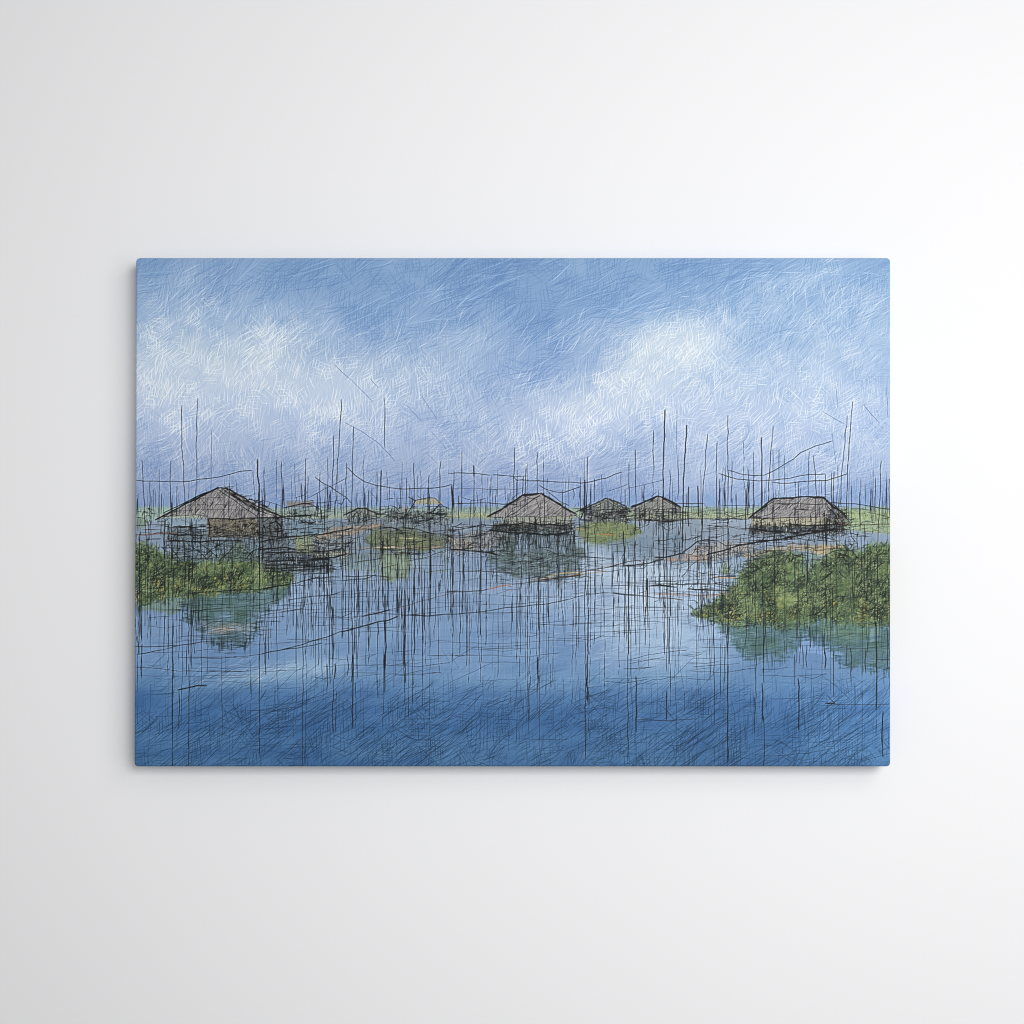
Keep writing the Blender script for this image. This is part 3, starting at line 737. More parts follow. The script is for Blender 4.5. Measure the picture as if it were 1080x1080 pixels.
for xa, ya, xb, yb, n in ((166, 548, 219, 545.5, 26), (219, 547, 300, 546.5, 44), (516, 546, 608, 544, 50), (790, 547.5, 893, 547, 56), (666, 536, 718, 537, 24), (614, 539, 661, 541, 22)):
    for i in range(n):
        t = r.random(); x, y = xa + (xb - xa) * t, ya + (yb - ya) * t - r.uniform(0, 2)
        ink([(x, y), (x + r.normal(0, 1.2), y + r.uniform(1.5, 4.5))], r.uniform(.6, 1.0), r.uniform(.4, .95), INK if r.random() < .75 else A(150, 144, 142))
for xa, ya, xb, yb, n in ((168, 547, 230, 514, 34), (236, 514, 300, 545, 50), (514, 545, 551, 522, 30), (570, 520, 608, 542, 34), (791, 546, 815, 526, 24), (815, 525.5, 868, 524.5, 20), (870, 525, 893, 545, 34), (667, 535, 693, 524, 16), (696, 524, 718, 535, 18), (615, 538, 639, 525.5, 18), (640, 525.5, 660, 536, 18)):
    th = math.atan2(yb - ya, xb - xa)
    for i in range(n):
        t = r.random(); l = r.uniform(3, 9); a2 = th + r.normal(0, .16)
        x, y = xa + (xb - xa) * t + r.normal(0, .8), ya + (yb - ya) * t + r.normal(.6, 1.4)
        ink([(x, y), (x + math.cos(a2) * l, y + math.sin(a2) * l)], r.uniform(.6, 1.1), r.uniform(.4, .95))
# tangles of pen line under and round the huts, all along the shore
r = np.random.default_rng(790)
for xa, xb, ya, yb, n in ((176, 300, 550, 592, 120), (272, 356, 566, 614, 110), (300, 400, 548, 590, 70), (396, 476, 534, 585, 130), (470, 545, 552, 584, 70), (516, 606, 548, 566, 80), (512, 616, 562, 612, 90),
                          (608, 664, 536, 552, 50), (664, 722, 538, 556, 50), (650, 730, 556, 600, 45), (720, 800, 544, 606, 100), (790, 896, 548, 572, 120), (800, 900, 564, 590, 50), (142, 182, 540, 580, 40), (296, 345, 530, 560, 40), (690, 780, 606, 634, 40)):
    for i in range(n):
        x, y = r.uniform(xa, xb), r.uniform(ya, yb)
        u = r.random()
        if u < .42:
            l = r.uniform(5, 22); q = [(x, y), (x + r.normal(0, .5), y + l * .5), (x + r.normal(0, .8), y + l)]
        elif u < .8:
            l = r.uniform(6, 26); q = [(x, y), (x + l * .5, y + r.normal(0, 1)), (x + l, y + r.normal(-.6, 1.8))]
        else:
            q = [(x, y)]
            for k in range(r.integers(2, 5)):
                q.append((q[-1][0] + r.normal(1, 4), q[-1][1] + r.normal(0, 3)))
        ink(q, r.uniform(.55, 1.1), r.uniform(.45, 1))
r = np.random.default_rng(800)
for i in range(46):
    t = r.random(); u = r.random()
    x, y = 236 + 56 * t, 517 + 27 * t + u * (2 + 5 * t)
    ink([(x, y), (x + r.uniform(4, 13), y + r.uniform(2, 7))], r.uniform(.7, 1.2), r.uniform(.4, .9))
for i in range(34):
    x, y = r.uniform(184, 268), r.uniform(526, 545)
    if y > 545 - (26 - abs(x - 229) * .55):
        ink([(x, y), (x - r.uniform(1, 4), y + r.uniform(3, 8))], .8, r.uniform(.4, .8))
for i in range(40):
    x, y = r.uniform(252, 298), r.uniform(549, 567)
    ink([(x, y), (x + r.normal(0, 3), y - r.uniform(1, 5)), (x + r.normal(3, 3), y + r.normal(0, 3))], r.uniform(.7, 1.1), r.uniform(.5, .9))
for i in range(30):
    x, y = r.uniform(538, 600), r.uniform(528, 544)
    if y > 522 + max(0, x - 572) * .62 + max(0, 552 - x) * .6:
        ink([(x, y), (x + r.uniform(2, 6), y - r.uniform(-3, 4))], .75, r.uniform(.4, .8))
for i in range(50):
    x, y = r.uniform(798, 886), r.uniform(528, 545)
    if y > 527 + max(0, 815 - x) * 1.1 + max(0, x - 872) * .9:
        ink([(x, y), (x + r.uniform(2, 7), y - r.uniform(-2, 4))], .75, r.uniform(.35, .8))
for i in range(34):
    x, y = r.uniform(870, 892), r.uniform(536, 556)
    ink([(x, y), (x + r.normal(0, 3), y - r.uniform(1, 5)), (x + r.normal(2, 3), y + r.normal(0, 3))], .9, r.uniform(.4, .9))
ink([(219, 547), (221, 556), (220, 566)], 1.4); ink([(219, 566), (245, 565), (272, 564), (300, 567)], 1.0); ink([(219, 560), (228, 558), (240, 552)], .9)
ink([(184, 555.5), (200, 556), (217, 555)], 1.5); ink([(178, 563), (200, 564.5), (219, 564)], 1.4); ink([(177, 570.5), (190, 570), (207, 571.5), (230, 570), (255, 570)], 1.7)
ink([(272, 562), (290, 560), (312, 558)], 1.0); ink([(272, 572), (285, 569), (300, 566.5), (340, 563), (372, 557)], 1.6); ink([(272, 579), (300, 577), (312, 580)], 1.4)
for x, a, b in ((172.8, 548, 590), (180, 546, 604), (186.5, 556, 596), (193.5, 572, 592), (200, 546, 560), (206, 548, 575), (211, 560, 590), (219, 566, 590), (228, 570, 590), (236, 572, 588),
                (244, 568, 580), (262, 566, 580), (284, 547, 580), (292, 548, 572), (297, 546, 575), (198.4, 578, 612), (304, 545, 590), (248, 548, 564), (258, 548, 565), (234, 548, 565)):
    ink([(x, a), (x + rng.normal(0, .4), b)], rng.uniform(.9, 1.4), .9)
ink([(196, 573), (207, 580), (220, 591)], 1.3); ink([(209, 572), (222, 582), (230, 589)], 1.3); ink([(238, 570), (222, 580), (214, 588)], 1.1); ink([(248, 574), (236, 586), (230, 591)], 1.1)
ink([(177, 575), (184, 583), (190, 592)], 1.1); ink([(280, 575), (268, 580), (258, 590)], 1.2); ink([(283, 552), (291, 549), (297, 556)], 1.4); ink([(142, 553.5), (160, 553), (178, 553)], .9, .8)
ink([(142, 545), (150, 547), (157, 554)], 1.0, .8); ink([(143, 539), (150, 540), (165, 542)], .8, .7)
for y in (583, 587, 591, 596, 599, 603):
    ink([(278, y), (300, y + rng.normal(0, 1)), (rng.uniform(320, 356), y + rng.normal(-1, 1.5))], rng.uniform(1.0, 1.7), .8)
ink([(277, 622), (305, 616), (330, 610), (358, 608)], 1.2); ink([(325, 590), (345, 588.5), (362, 584.5)], 1.6); ink([(328, 582), (345, 581), (362, 578)], 1.4); ink([(362, 578), (362, 584)], 1.4)
ink([(200, 625), (218, 624), (240, 623), (270, 621.5), (300, 617)], 1.2)
for k in range(2):
    ink([(513, 545), (530, 536), (551, 522.5), (560, 521.5), (570, 520)], 1.4); ink([(570, 520), (582, 527), (596, 536), (608, 542)], 1.4)
ink([(570, 521), (556, 531), (544, 540), (532, 546)], 1.2); ink([(551, 523), (560, 526), (570, 523)], .8); ink([(566, 526), (568, 536), (569, 545)], .9); ink([(514, 545), (531, 545.5)], 1.0)
ink([(532, 546), (532, 552), (534, 560)], 1.0); ink([(535, 545), (570, 545), (608, 543.5)], .9, .8)
ink([(518, 554.5), (535, 553), (552, 551.5), (570, 553), (600, 553.5)], 1.6); ink([(516, 559), (532, 561), (552, 562), (575, 564), (600, 562)], 2.0, 1); ink([(568, 546), (562, 552)], 1.1)
for x in (538, 545, 551, 558, 565, 570, 574, 581, 587, 595):
    ink([(x, 545), (x + rng.normal(0, .3), rng.uniform(555, 563))], rng.uniform(.9, 1.4), .9)
ink([(480, 556), (495, 556), (508, 553), (520, 554)], 1.2); ink([(480, 567), (500, 566), (516, 563)], 1.0); ink([(476, 579), (500, 581), (516, 582), (525, 585)], 1.6)
for k in range(2):
    ink([(614, 538), (628, 530.5), (639, 525)], 1.2); ink([(639, 525), (648, 528), (660, 534)], 1.2)
ink([(638, 527), (650, 534), (662, 542)], 1.0); ink([(616, 537), (650, 537.5)], .9); ink([(606, 541), (616, 536), (612, 548), (620, 548)], 1.4); ink([(626, 541), (622, 549)], 1.2); ink([(640, 541), (632, 550)], 1.1)
for k in range(2):
    ink([(665, 535), (680, 529), (693, 523.5), (697, 524), (708, 529), (718, 535)], 1.4)
ink([(670, 541), (700, 541)], 1.0); ink([(680, 548), (697, 548.5)], 1.4); ink([(697, 549.5), (716, 549)], 1.6); ink([(672, 537), (718, 536)], .9)
for x in (670, 674, 680, 692, 698, 705, 709, 713, 717):
    ink([(x, 536), (x + rng.normal(0, .3), rng.uniform(549, 572))], rng.uniform(.8, 1.3), .85)
ink([(717, 547), (740, 547), (770, 547), (790, 547.5)], 1.2, .9, A(44, 40, 40)); ink([(750, 541), (790, 541)], .8, .6); ink([(742, 554), (768, 555)], .9)
for k in range(2):
    ink([(789, 546.5), (800, 538), (815, 526), (835, 525), (850, 523.8), (868, 524.5), (871, 527), (880, 536), (889, 541), (893, 541)], 1.4)
ink([(791, 546), (815, 546.5), (840, 545.5), (868, 545)], 1.1); ink([(797, 541), (816, 528)], .9); ink([(817, 538), (822, 534), (812, 543)], 1.0); ink([(832, 536), (838, 530)], 1.0); ink([(836, 537), (856, 537)], 1.2)
ink([(818, 531.5), (870, 532)], .8); ink([(872, 534), (880, 542), (885, 552)], 1.2); ink([(886, 540), (876, 548)], 1.0)
for x in (794, 798, 802.5, 809, 816, 823, 832, 838, 841.5, 849.5, 855, 860, 864.5, 870, 875, 882, 888):
    ink([(x, rng.uniform(526, 546)), (x + rng.normal(0, .3), rng.uniform(556, 570))], rng.uniform(.8, 1.4), .9)
ink([(830, 553), (845, 553.5), (868, 554), (890, 553)], 1.8, 1); ink([(843, 560), (866, 560), (885, 556)], 1.8); ink([(792, 557), (812, 560), (845, 562)], 1.5)
for k in range(2):
    ink([(745, 585), (760, 581), (778, 575.5), (790, 573.5), (800, 571), (822, 569), (840, 565.5), (860, 561), (880, 558)], 1.5)
ink([(860, 565), (872, 567), (886, 571)], 1.2); ink([(883, 552.5), (903, 553.5)], 1.1, .9, A(110, 56, 54)); ink([(905, 553.5), (924, 553), (939, 552.5)], 1.1, .9, A(74, 56, 48)); ink([(908, 551), (914, 549), (922, 551)], 1.0)
ink([(896, 556), (898, 566), (903, 572)], 1.1); ink([(893, 560), (903, 564), (914, 565)], 1.0); ink([(914, 540), (939, 545)], .8, .7); ink([(929, 547), (939, 546)], 1.0)
ink([(719, 583), (728, 577), (735, 571), (745, 569), (756, 570)], 1.5); ink([(715, 584), (722, 583.5)], 1.5); ink([(756, 570), (765, 575), (780, 574)], 1.1); ink([(808, 575), (840, 577), (860, 577)], 1.0)
ink([(142, 564), (152, 564), (165, 562.5), (178, 562)], 1.4, .95, A(112, 72, 66)); ink([(168, 562), (190, 562)], 1.0, .8, A(120, 96, 80))
ink([(298, 535), (320, 531), (330, 532)], 1.4); ink([(302, 528.5), (330, 527.5), (330, 533)], 1.0); ink([(302, 544), (335, 544.5)], 1.3); ink([(330, 533), (338, 538), (339, 549)], 1.3)
ink([(330, 536), (328, 542)], 1.4, .6, A(170, 128, 110))
ink([(362, 543), (372, 539), (377, 536), (385, 536), (390, 539), (400, 542), (402, 542)], 1.5); ink([(377, 539), (370, 547)], 1.1); ink([(323, 551), (332, 551)], 1.5); ink([(316, 561.5), (330, 561.5)], 2.0, .9)
for x in (368, 373, 378, 383, 386, 397):
    ink([(x, 541), (x, 553)], 1.3, .9)
ink([(436, 528), (452, 525.5), (458, 526), (468, 534), (474, 536)], 1.2); ink([(452, 541.5), (472, 541.5)], 1.8, 1); ink([(464, 531), (456, 540), (450, 541)], 1.4); ink([(447, 534), (470, 534)], .9)
ink([(430, 524), (438, 528), (430, 540), (426, 548)], 1.2); ink([(411, 532), (416, 534), (422, 540)], 1.2); ink([(440, 540), (448, 548), (436, 552)], 1.2); ink([(405, 526), (425, 525)], .9); ink([(395, 542), (406, 542)], 1.9)
ink([(397, 555), (412, 556), (424, 560)], 1.5); ink([(424, 556), (440, 558), (452, 562), (470, 563)], 1.3); ink([(426, 534), (426, 540)], 1.8, .8, A(200, 118, 110))
ink([(395, 577), (415, 576.5), (420, 577)], 1.1, .9, A(196, 178, 150)); ink([(420, 567.5), (442, 567.5)], 1.0, .9, A(206, 196, 130)); ink([(375, 578), (395, 577), (450, 578), (468, 576)], 1.3, .7, A(172, 142, 116))
ink([(415, 580), (440, 577), (470, 579)], .9); ink([(428, 592), (450, 588), (470, 580)], 1.0, .8); ink([(405, 585), (455, 583)], .9)
ink([(332, 566), (350, 564), (372, 560), (392, 555), (402, 554)], .9, .8, A(176, 132, 104)); ink([(606, 557), (618, 559)], 1.2, .8, A(160, 130, 104)); ink([(628, 563), (650, 564)], 1.0, .8, A(180, 120, 70))
ink([(575, 608), (595, 604), (612, 603)], 1.4, .9, A(190, 170, 126)); ink([(560, 612), (600, 607.5), (616, 605), (640, 602)], 1.1, .8, A(170, 128, 96))
ink([(570, 611), (590, 609), (612, 606)], 1.6); ink([(702, 590), (716, 590)], 1.8, .7, A(190, 142, 114)); ink([(752, 608), (778, 609)], 1.5, .9, A(184, 152, 120))
ink([(690, 626), (720, 627), (750, 628), (772, 625)], 1.4, .8, A(170, 138, 120)); ink([(722, 615), (760, 616), (775, 618)], 1.3); ink([(725, 621), (770, 623)], 1.5); ink([(748, 610), (760, 608), (776, 608)], 1.1)
ink([(726, 646), (725, 653)], 1.0, .7, A(130, 80, 50)); ink([(731, 645), (735, 651)], 1.2)
ink([(850, 650), (862, 647), (872, 636)], 1.1); ink([(866, 612), (874, 606), (880, 602)], 1.2); ink([(884, 602), (892, 611)], 1.3); ink([(848, 602), (856, 601)], 1.0, .8, A(120, 84, 70)); ink([(875, 583), (882, 580), (900, 580.5)], 1.1)
lines(P); P = []

# long ropes and floating lines across the water
ROPE = A(34, 36, 46)
for pts, w, c, a in (([(142, 682), (160, 681.5), (186, 680)], 1.1, ROPE, .9), ([(144, 690), (165, 686), (190, 680), (222, 676)], 1.1, ROPE, .9), ([(142, 703), (165, 704.5), (190, 707.5), (220, 708), (262, 708)], .9, ROPE, .85),
                     ([(187, 693), (220, 694), (250, 692), (278, 690)], .9, ROPE, .8), ([(187, 727.5), (198, 725), (208, 723), (218, 722.4)], 1.5, INK, .95), ([(165, 732), (187, 730)], .8, ROPE, .7),
                     ([(144, 712.5), (200, 713), (250, 712), (280, 710)], .7, MD, .6), ([(210, 718.5), (262, 719)], .7, MD, .6), ([(205, 686), (222, 684.5), (250, 685)], .9, ROPE, .8),
                     ([(290, 686), (308, 682), (330, 676), (345, 671), (358, 666), (372, 664)], 1.2, ROPE, .9), ([(275, 689), (300, 684.5), (320, 682), (340, 678)], 1.1, ROPE, .85),
                     ([(360, 666.5), (375, 662), (395, 656.5), (408, 654), (420, 650)], 1.4, INK, .95), ([(380, 650), (395, 647), (402, 645), (411, 643)], 1.4, INK, .95),
                     ([(411, 643), (420, 640.5), (437, 636.5), (448, 632.5), (468, 627.5), (480, 624.5)], .9, A(96, 76, 72), .85), ([(470, 625), (490, 623.5), (508, 622.5), (515, 621)], 1.1, ROPE, .95),
                     ([(515, 621.5), (528, 618), (540, 616)], 1.4, A(160, 116, 94), .8), ([(540, 616), (560, 614), (580, 612)], 1.2, ROPE, .9),
                     ([(432, 649), (455, 648.5), (480, 647.5), (505, 645), (530, 641), (555, 638.5), (578, 636.5), (600, 632)], 1.2, ROPE, .95),
                     ([(600, 632), (615, 627.5), (632, 625), (648, 625)], 1.0, ROPE, .9), ([(646, 625), (660, 626.5), (672, 627.5)], 1.9, INK, 1), ([(672, 627.5), (695, 630), (720, 632.5)], 1.2, ROPE, .9),
                     ([(603, 625.5), (646, 625)], .8, ROPE, .8), ([(672, 625.5), (682, 623.5)], .9, ROPE, .8), ([(686, 617), (700, 618), (714, 619.5)], 1.4, INK, .9), ([(662, 615.5), (690, 615.5), (735, 616)], .9, ROPE, .8),
                     ([(612, 603.5), (630, 600), (645, 597), (662, 592), (682, 590)], 1.1, A(90, 66, 60), .9), ([(658, 597), (668, 596), (684, 594), (700, 589)], 1.4, ROPE, .9), ([(690, 588), (702, 587), (718, 584)], 1.4, INK, .9),
                     ([(600, 586), (622, 587.5), (645, 589.5)], 1.1, ROPE, .8), ([(624, 594), (655, 595)], .8, A(110, 84, 84), .7), ([(622, 601), (640, 603), (658, 600)], .9, ROPE, .8),
                     ([(720, 592.5), (748, 594)], 1.0, ROPE, .7), ([(640, 575), (664, 572)], 1.0, ROPE, .8), ([(646, 581), (668, 581)], .9, ROPE, .8), ([(676, 577), (710, 580)], .8, ROPE, .7), ([(720, 600), (752, 606)], .9, ROPE, .8),
                     ([(480, 602), (505, 602), (540, 604)], 1.2, ROPE, .85), ([(430, 596), (470, 596)], .9, ROPE, .8), ([(362, 607.5), (390, 607), (410, 608)], 1.3, INK, .85), ([(360, 612), (385, 610.5), (396, 606)], 1.1, INK, .85),
                     ([(373, 593), (392, 590), (404, 588)], 1.1, ROPE, .9), ([(402, 599), (420, 595)], 1.0, ROPE, .8), ([(448, 604), (462, 602), (476, 600)], 1.0, A(80, 60, 56), .8),
                     ([(304, 632), (322, 629.5), (345, 627.5), (358, 624)], 1.1, ROPE, .9), ([(295, 638), (322, 635)], 1.0, ROPE, .8), ([(296, 645), (320, 642)], 1.0, ROPE, .8), ([(268, 652), (300, 650)], 1.0, ROPE, .8),
                     ([(275, 656), (296, 655)], .9, ROPE, .8), ([(200, 644), (222, 642), (245, 640), (260, 639)], .9, ROPE, .8), ([(208, 662), (225, 655), (255, 656)], 1.0, INK, .7), ([(262, 640), (280, 637), (296, 632)], 1.0, INK, .8),
                     ([(464, 725), (480, 716.5), (500, 707), (520, 698)], .9, A(60, 84, 130), .85), ([(474, 735), (498, 727), (520, 718)], .8, A(60, 84, 130), .7),
                     ([(662, 727), (675, 721), (692, 716), (715, 714.5), (735, 716), (752, 717)], 1.0, A(50, 72, 108), .8), ([(674, 758), (705, 760), (735, 758)], 1.1, A(38, 56, 84), .9), ([(672, 741), (700, 739), (720, 737)], .8, A(44, 64, 96), .7),
                     ([(662, 696), (685, 690), (700, 688), (724, 685)], .9, ROPE, .8), ([(662, 700), (700, 693)], .8, ROPE, .7), ([(620, 667), (655, 665), (690, 663)], .8, ROPE, .7), ([(600, 670), (660, 671)], .7, ROPE, .6),
                     ([(622, 654), (660, 654), (700, 656)], .8, ROPE, .7), ([(628, 638), (660, 640), (720, 640)], .6, ROPE, .5), ([(870, 741), (880, 741.5)], 1.6, INK, .9), ([(880, 742), (910, 743), (939, 742)], .9, ROPE, .7),
                     ([(812, 737), (850, 736), (866, 732)], .9, A(44, 64, 100), .8), ([(830, 777), (845, 778)], .9, A(36, 54, 84), .8), ([(812, 797), (850, 794), (880, 789)], 1.0, A(40, 60, 90), .8), ([(872, 733), (881, 742)], 1.1, INK, .85),
                     ([(262, 759), (290, 749), (312, 745)], 1.0, A(36, 54, 84), .8), ([(262, 749), (293, 748.5), (294, 778)], 1.0, A(36, 54, 84), .7), ([(423, 775), (440, 780), (470, 780)], 1.0, A(36, 54, 84), .75),
                     ([(505, 755), (490, 768), (470, 782), (440, 806)], 1.1, A(34, 52, 80), .85), ([(530, 742), (500, 776), (478, 800)], 1.0, A(34, 52, 80), .75), ([(545, 779), (600, 780)], .9, A(36, 56, 90), .7)):
    P.append((pts, w, c, a))
# loose level lines
for i in range(290):
    y = 575 + 150 * rng.beta(1.3, 1.6); x = rng.uniform(X0, X1); l = rng.uniform(14, 75)
    P.append(([(x, y), (x + l / 2, y + rng.normal(0, 1.2)), (x + l, y - rng.uniform(-1, 4))], rng.uniform(.5, .9), ROPE, rng.uniform(.3, .75)))
lines(P); P = []

# reflected poles: traced ones first
WD = A(20, 26, 38)
for x, a, b, w in ((152.5, 575, 660, 1.0), (146.5, 560, 690, 1.1), (149.5, 640, 720, .9), (158, 600, 670, .8), (164.5, 570, 660, .9), (173, 600, 690, 1.1), (177, 600, 712, .8), (181.5, 600, 810, 1.3), (188.5, 630, 700, .8), (189, 728, 768, 1.2),
                   (198.2, 600, 690, 1.3), (196.5, 680, 712, 1.3), (199, 700, 810, 1.3), (201.5, 626, 705, 1.2), (209.5, 632, 660, 1.0), (212, 655, 722, .9), (273.3, 620, 700, 1.3), (273.3, 690, 795, 1.2), (278.5, 625, 700, 1.0), (280, 655, 712, 1.2),
                   (286, 655, 690, 1.0), (288, 600, 660, .8), (304, 600, 640, 1.0), (309, 585, 660, .9), (312, 600, 700, .8), (321.5, 640, 690, .9), (324.5, 610, 680, 1.0), (329, 590, 665, 1.0), (333.5, 600, 655, .8), (341.5, 575, 660, 1.1), (344, 600, 720, 1.0),
                   (345, 700, 730, 1.2), (350.5, 640, 712, 1.2), (353, 700, 716, 1.4), (351, 716, 772, 1.1), (354, 728, 772, .9), (364, 570, 650, 1.1), (367.5, 570, 690, 1.2), (371, 610, 720, 1.2), (374, 600, 690, 1.2), (377.5, 585, 640, 1.1), (372, 690, 768, 1.4),
                   (375, 720, 766, .9), (366.5, 690, 712, 1.2), (382, 610, 660, 1.2), (387, 600, 630, 1.3), (388, 630, 700, .9), (396, 570, 632, 1.2), (399, 600, 670, 1.0), (403.5, 570, 640, 1.2), (406, 655, 700, 1.5), (405.5, 690, 730, 1.5), (408.5, 560, 640, 1.2),
                   (398, 655, 735, 1.0), (419.5, 585, 690, 1.1), (423.5, 580, 665, 1.1), (427.5, 545, 720, 1.2), (432, 595, 645, 1.0), (436.8, 560, 690, 1.4), (436.5, 690, 722, 1.0), (447.5, 600, 665, 1.1), (448.5, 660, 700, .7), (453.5, 560, 620, 1.0),
                   (464, 560, 655, .8), (477.5, 555, 640, 1.4), (472, 570, 650, .8), (484.5, 560, 690, 1.1), (490, 570, 650, .9), (494.5, 570, 720, .9), (506.5, 570, 670, 1.4), (507, 660, 720, .9), (512.5, 590, 680, 1.1), (500.5, 560, 630, .9), (530.5, 610, 690, .7),
                   (540.2, 590, 632, 1.0), (540, 632, 656, 1.7), (539, 656, 690, .8), (556, 615, 760, .8), (560.5, 610, 665, .7), (568, 608, 665, 1.4), (568.3, 660, 692, 1.1), (567, 692, 716, 1.6), (568, 710, 724, 1.0), (573, 620, 668, .8), (578.5, 625, 700, .8),
                   (557.5, 720, 760, 1.1), (580, 700, 724, .9), (595.5, 600, 680, .6), (616.8, 548, 700, 1.1), (620.2, 560, 640, 1.2), (620, 640, 690, 1.5), (619, 690, 740, 1.7), (616.8, 700, 800, 1.1), (621, 735, 775, 1.0), (627.5, 560, 618, 1.1), (658, 560, 598, 1.7),
                   (659, 610, 626, .9), (658.5, 626, 672, 1.2), (662.8, 595, 690, 1.4), (662, 690, 800, 1.2), (669.8, 570, 680, 1.3), (670.8, 713, 772, 1.4), (678.5, 590, 645, 1.1), (682.5, 590, 640, 1.2), (680.5, 640, 680, 1.3), (690, 590, 650, .8), (696.5, 590, 640, .9),
                   (700.5, 590, 690, 1.1), (706.8, 585, 650, 1.7), (706.3, 650, 700, 1.6), (706.8, 700, 745, 1.0), (703, 728, 760, 1.5), (714.5, 590, 660, 1.0), (722, 728, 750, 1.0), (735.5, 575, 620, 1.1), (750.5, 575, 612, 1.1), (753, 575, 700, 1.1), (753, 690, 765, 1.1),
                   (758.5, 600, 625, 1.1), (759.5, 665, 735, .9), (764.5, 680, 720, 1.3), (767.5, 660, 710, 1.3), (767.6, 700, 803, 1.4), (796.3, 600, 660, 1.1), (797, 660, 735, 1.2), (796, 735, 774, 1.1), (804, 600, 640, 1.3), (805.3, 640, 720, 1.3), (804, 720, 760, 1.5), (805.4, 755, 810, 1.3),
                   (838, 590, 620, 1.2), (843.4, 652, 700, .9), (842, 715, 770, 1.4), (837.5, 690, 724, 1.1), (847, 680, 705, 1.3), (850, 680, 704, 1.2), (869, 668, 690, 1.2), (870, 685, 705, 1.5), (878.8, 685, 735, 1.1), (892, 680, 702, 1.3), (897.4, 683, 722, 1.3),
                   (912.5, 685, 708, 1.3), (925, 570, 655, 1.3), (924, 655, 748, 1.5), (924, 745, 770, .9), (930.5, 750, 798, 1.4), (935.5, 660, 710, 1.1), (914.5, 570, 640, .8), (904, 560, 580, 1.2), (908, 565, 600, 1.1), (846, 582, 606, 1.2), (852, 582, 600, 1.0),
                   (868, 560, 600, 1.3), (872, 565, 597, 1.0), (789, 575, 660, .8), (817, 575, 700, .7), (827, 600, 700, .7)):
    k = rng.normal(0, .5, 3)
    P.append(([(x + k[0] * .4, a), (x + k[1] * .5, (a * 2 + b) / 3), (x + k[2] * .5, (a + 2 * b) / 3), (x + k[0] * .5, b)], w, WD if y > 0 else WD, .92))
# and the crowd of thin ones
zones = ((142, 215, 36), (280, 360, 52), (360, 480, 100), (480, 612, 64), (612, 730, 58), (730, 800, 40), (800, 939, 46), (215, 280, 10))
for xa, xb, n in zones:
    for i in range(n):
        x = rng.uniform(xa, xb); a = rng.uniform(546, 640); l = rng.gamma(2.2, 25) + 10
        P.append(([(x, a), (x + rng.normal(0, .5), a + l / 2), (x + rng.normal(0, .7), a + l)], rng.uniform(.6, 1.1), WD, rng.uniform(.45, 1)))
    for i in range(int(n * .7)):
        x = rng.uniform(xa, xb); a = rng.uniform(550, 650); l = rng.gamma(2.0, 16) + 6
        P.append(([(x, a), (x + rng.normal(0, .4), a + l)], rng.uniform(.4, .7), A(60, 72, 98), rng.uniform(.3, .7)))
for i in range(120):
    x = rng.uniform(X0, X1); a = rng.uniform(690, 770); l = rng.uniform(10, 42)
    P.append(([(x, a), (x + rng.normal(0, .5), a + l)], rng.uniform(.5, .8), A(38, 58, 92), rng.uniform(.3, .75)))
# pale gaps between the poles, where the sky shows in the water
for i in range(150):
    x = rng.uniform(X0, X1); a = rng.uniform(560, 640); l = rng.uniform(5, 22)
    if not open_water(np.array([x]), np.array([a + l / 2]))[0]:
        continue
    P.append(([(x, a), (x, a + l)], rng.uniform(.5, .8), A(168, 184, 214), rng.uniform(.2, .6)))
lines(P)

# printing sharpens every line a little
lum = img @ A(.30, .55, .15)
fine = lum - box(box(lum, 1), 1)
img = img + .25 * (img - box(box(img, 1), 1)) + (.75 * fine + .12 * (lum - box(box(lum, 4), 4)))[..., None]
lum = img @ A(.30, .55, .15)
img = lum[..., None] + .95 * (img - lum[..., None]) + A(-1, 1, -1)
rgb = np.clip(img, 4, 250) / 255.0
lin = np.where(rgb <= 0.04045, rgb / 12.92, ((rgb + 0.055) / 1.055) ** 2.4).astype(np.float32)

# ================================================================== materials
def mat(name):
    m = bpy.data.materials.new(name)
    m.use_nodes = True
    return m, m.node_tree.nodes, m.node_tree.links, m.node_tree.nodes['Principled BSDF']


def canvas_material():
    m, N, Lk, b = mat('printed_canvas')
    at = N.new('ShaderNodeAttribute'); at.attribute_name = 'ink'
    Lk.new(at.outputs['Color'], b.inputs['Base Color'])
    b.inputs['Roughness'].default_value = 0.62
    b.inputs['Specular IOR Level'].default_value = 0.18
    tc = N.new('ShaderNodeTexCoord')
    n1 = N.new('ShaderNodeTexNoise'); n1.inputs['Scale'].default_value = 700; n1.inputs['Detail'].default_value = 1
    Lk.new(tc.outputs['Object'], n1.inputs['Vector'])
    bp = N.new('ShaderNodeBump'); bp.inputs['Strength'].default_value = 0.10; bp.inputs['Distance'].default_value = 0.0004
    Lk.new(n1.outputs['Fac'], bp.inputs['Height']); Lk.new(bp.outputs['Normal'], b.inputs['Normal'])
    return m


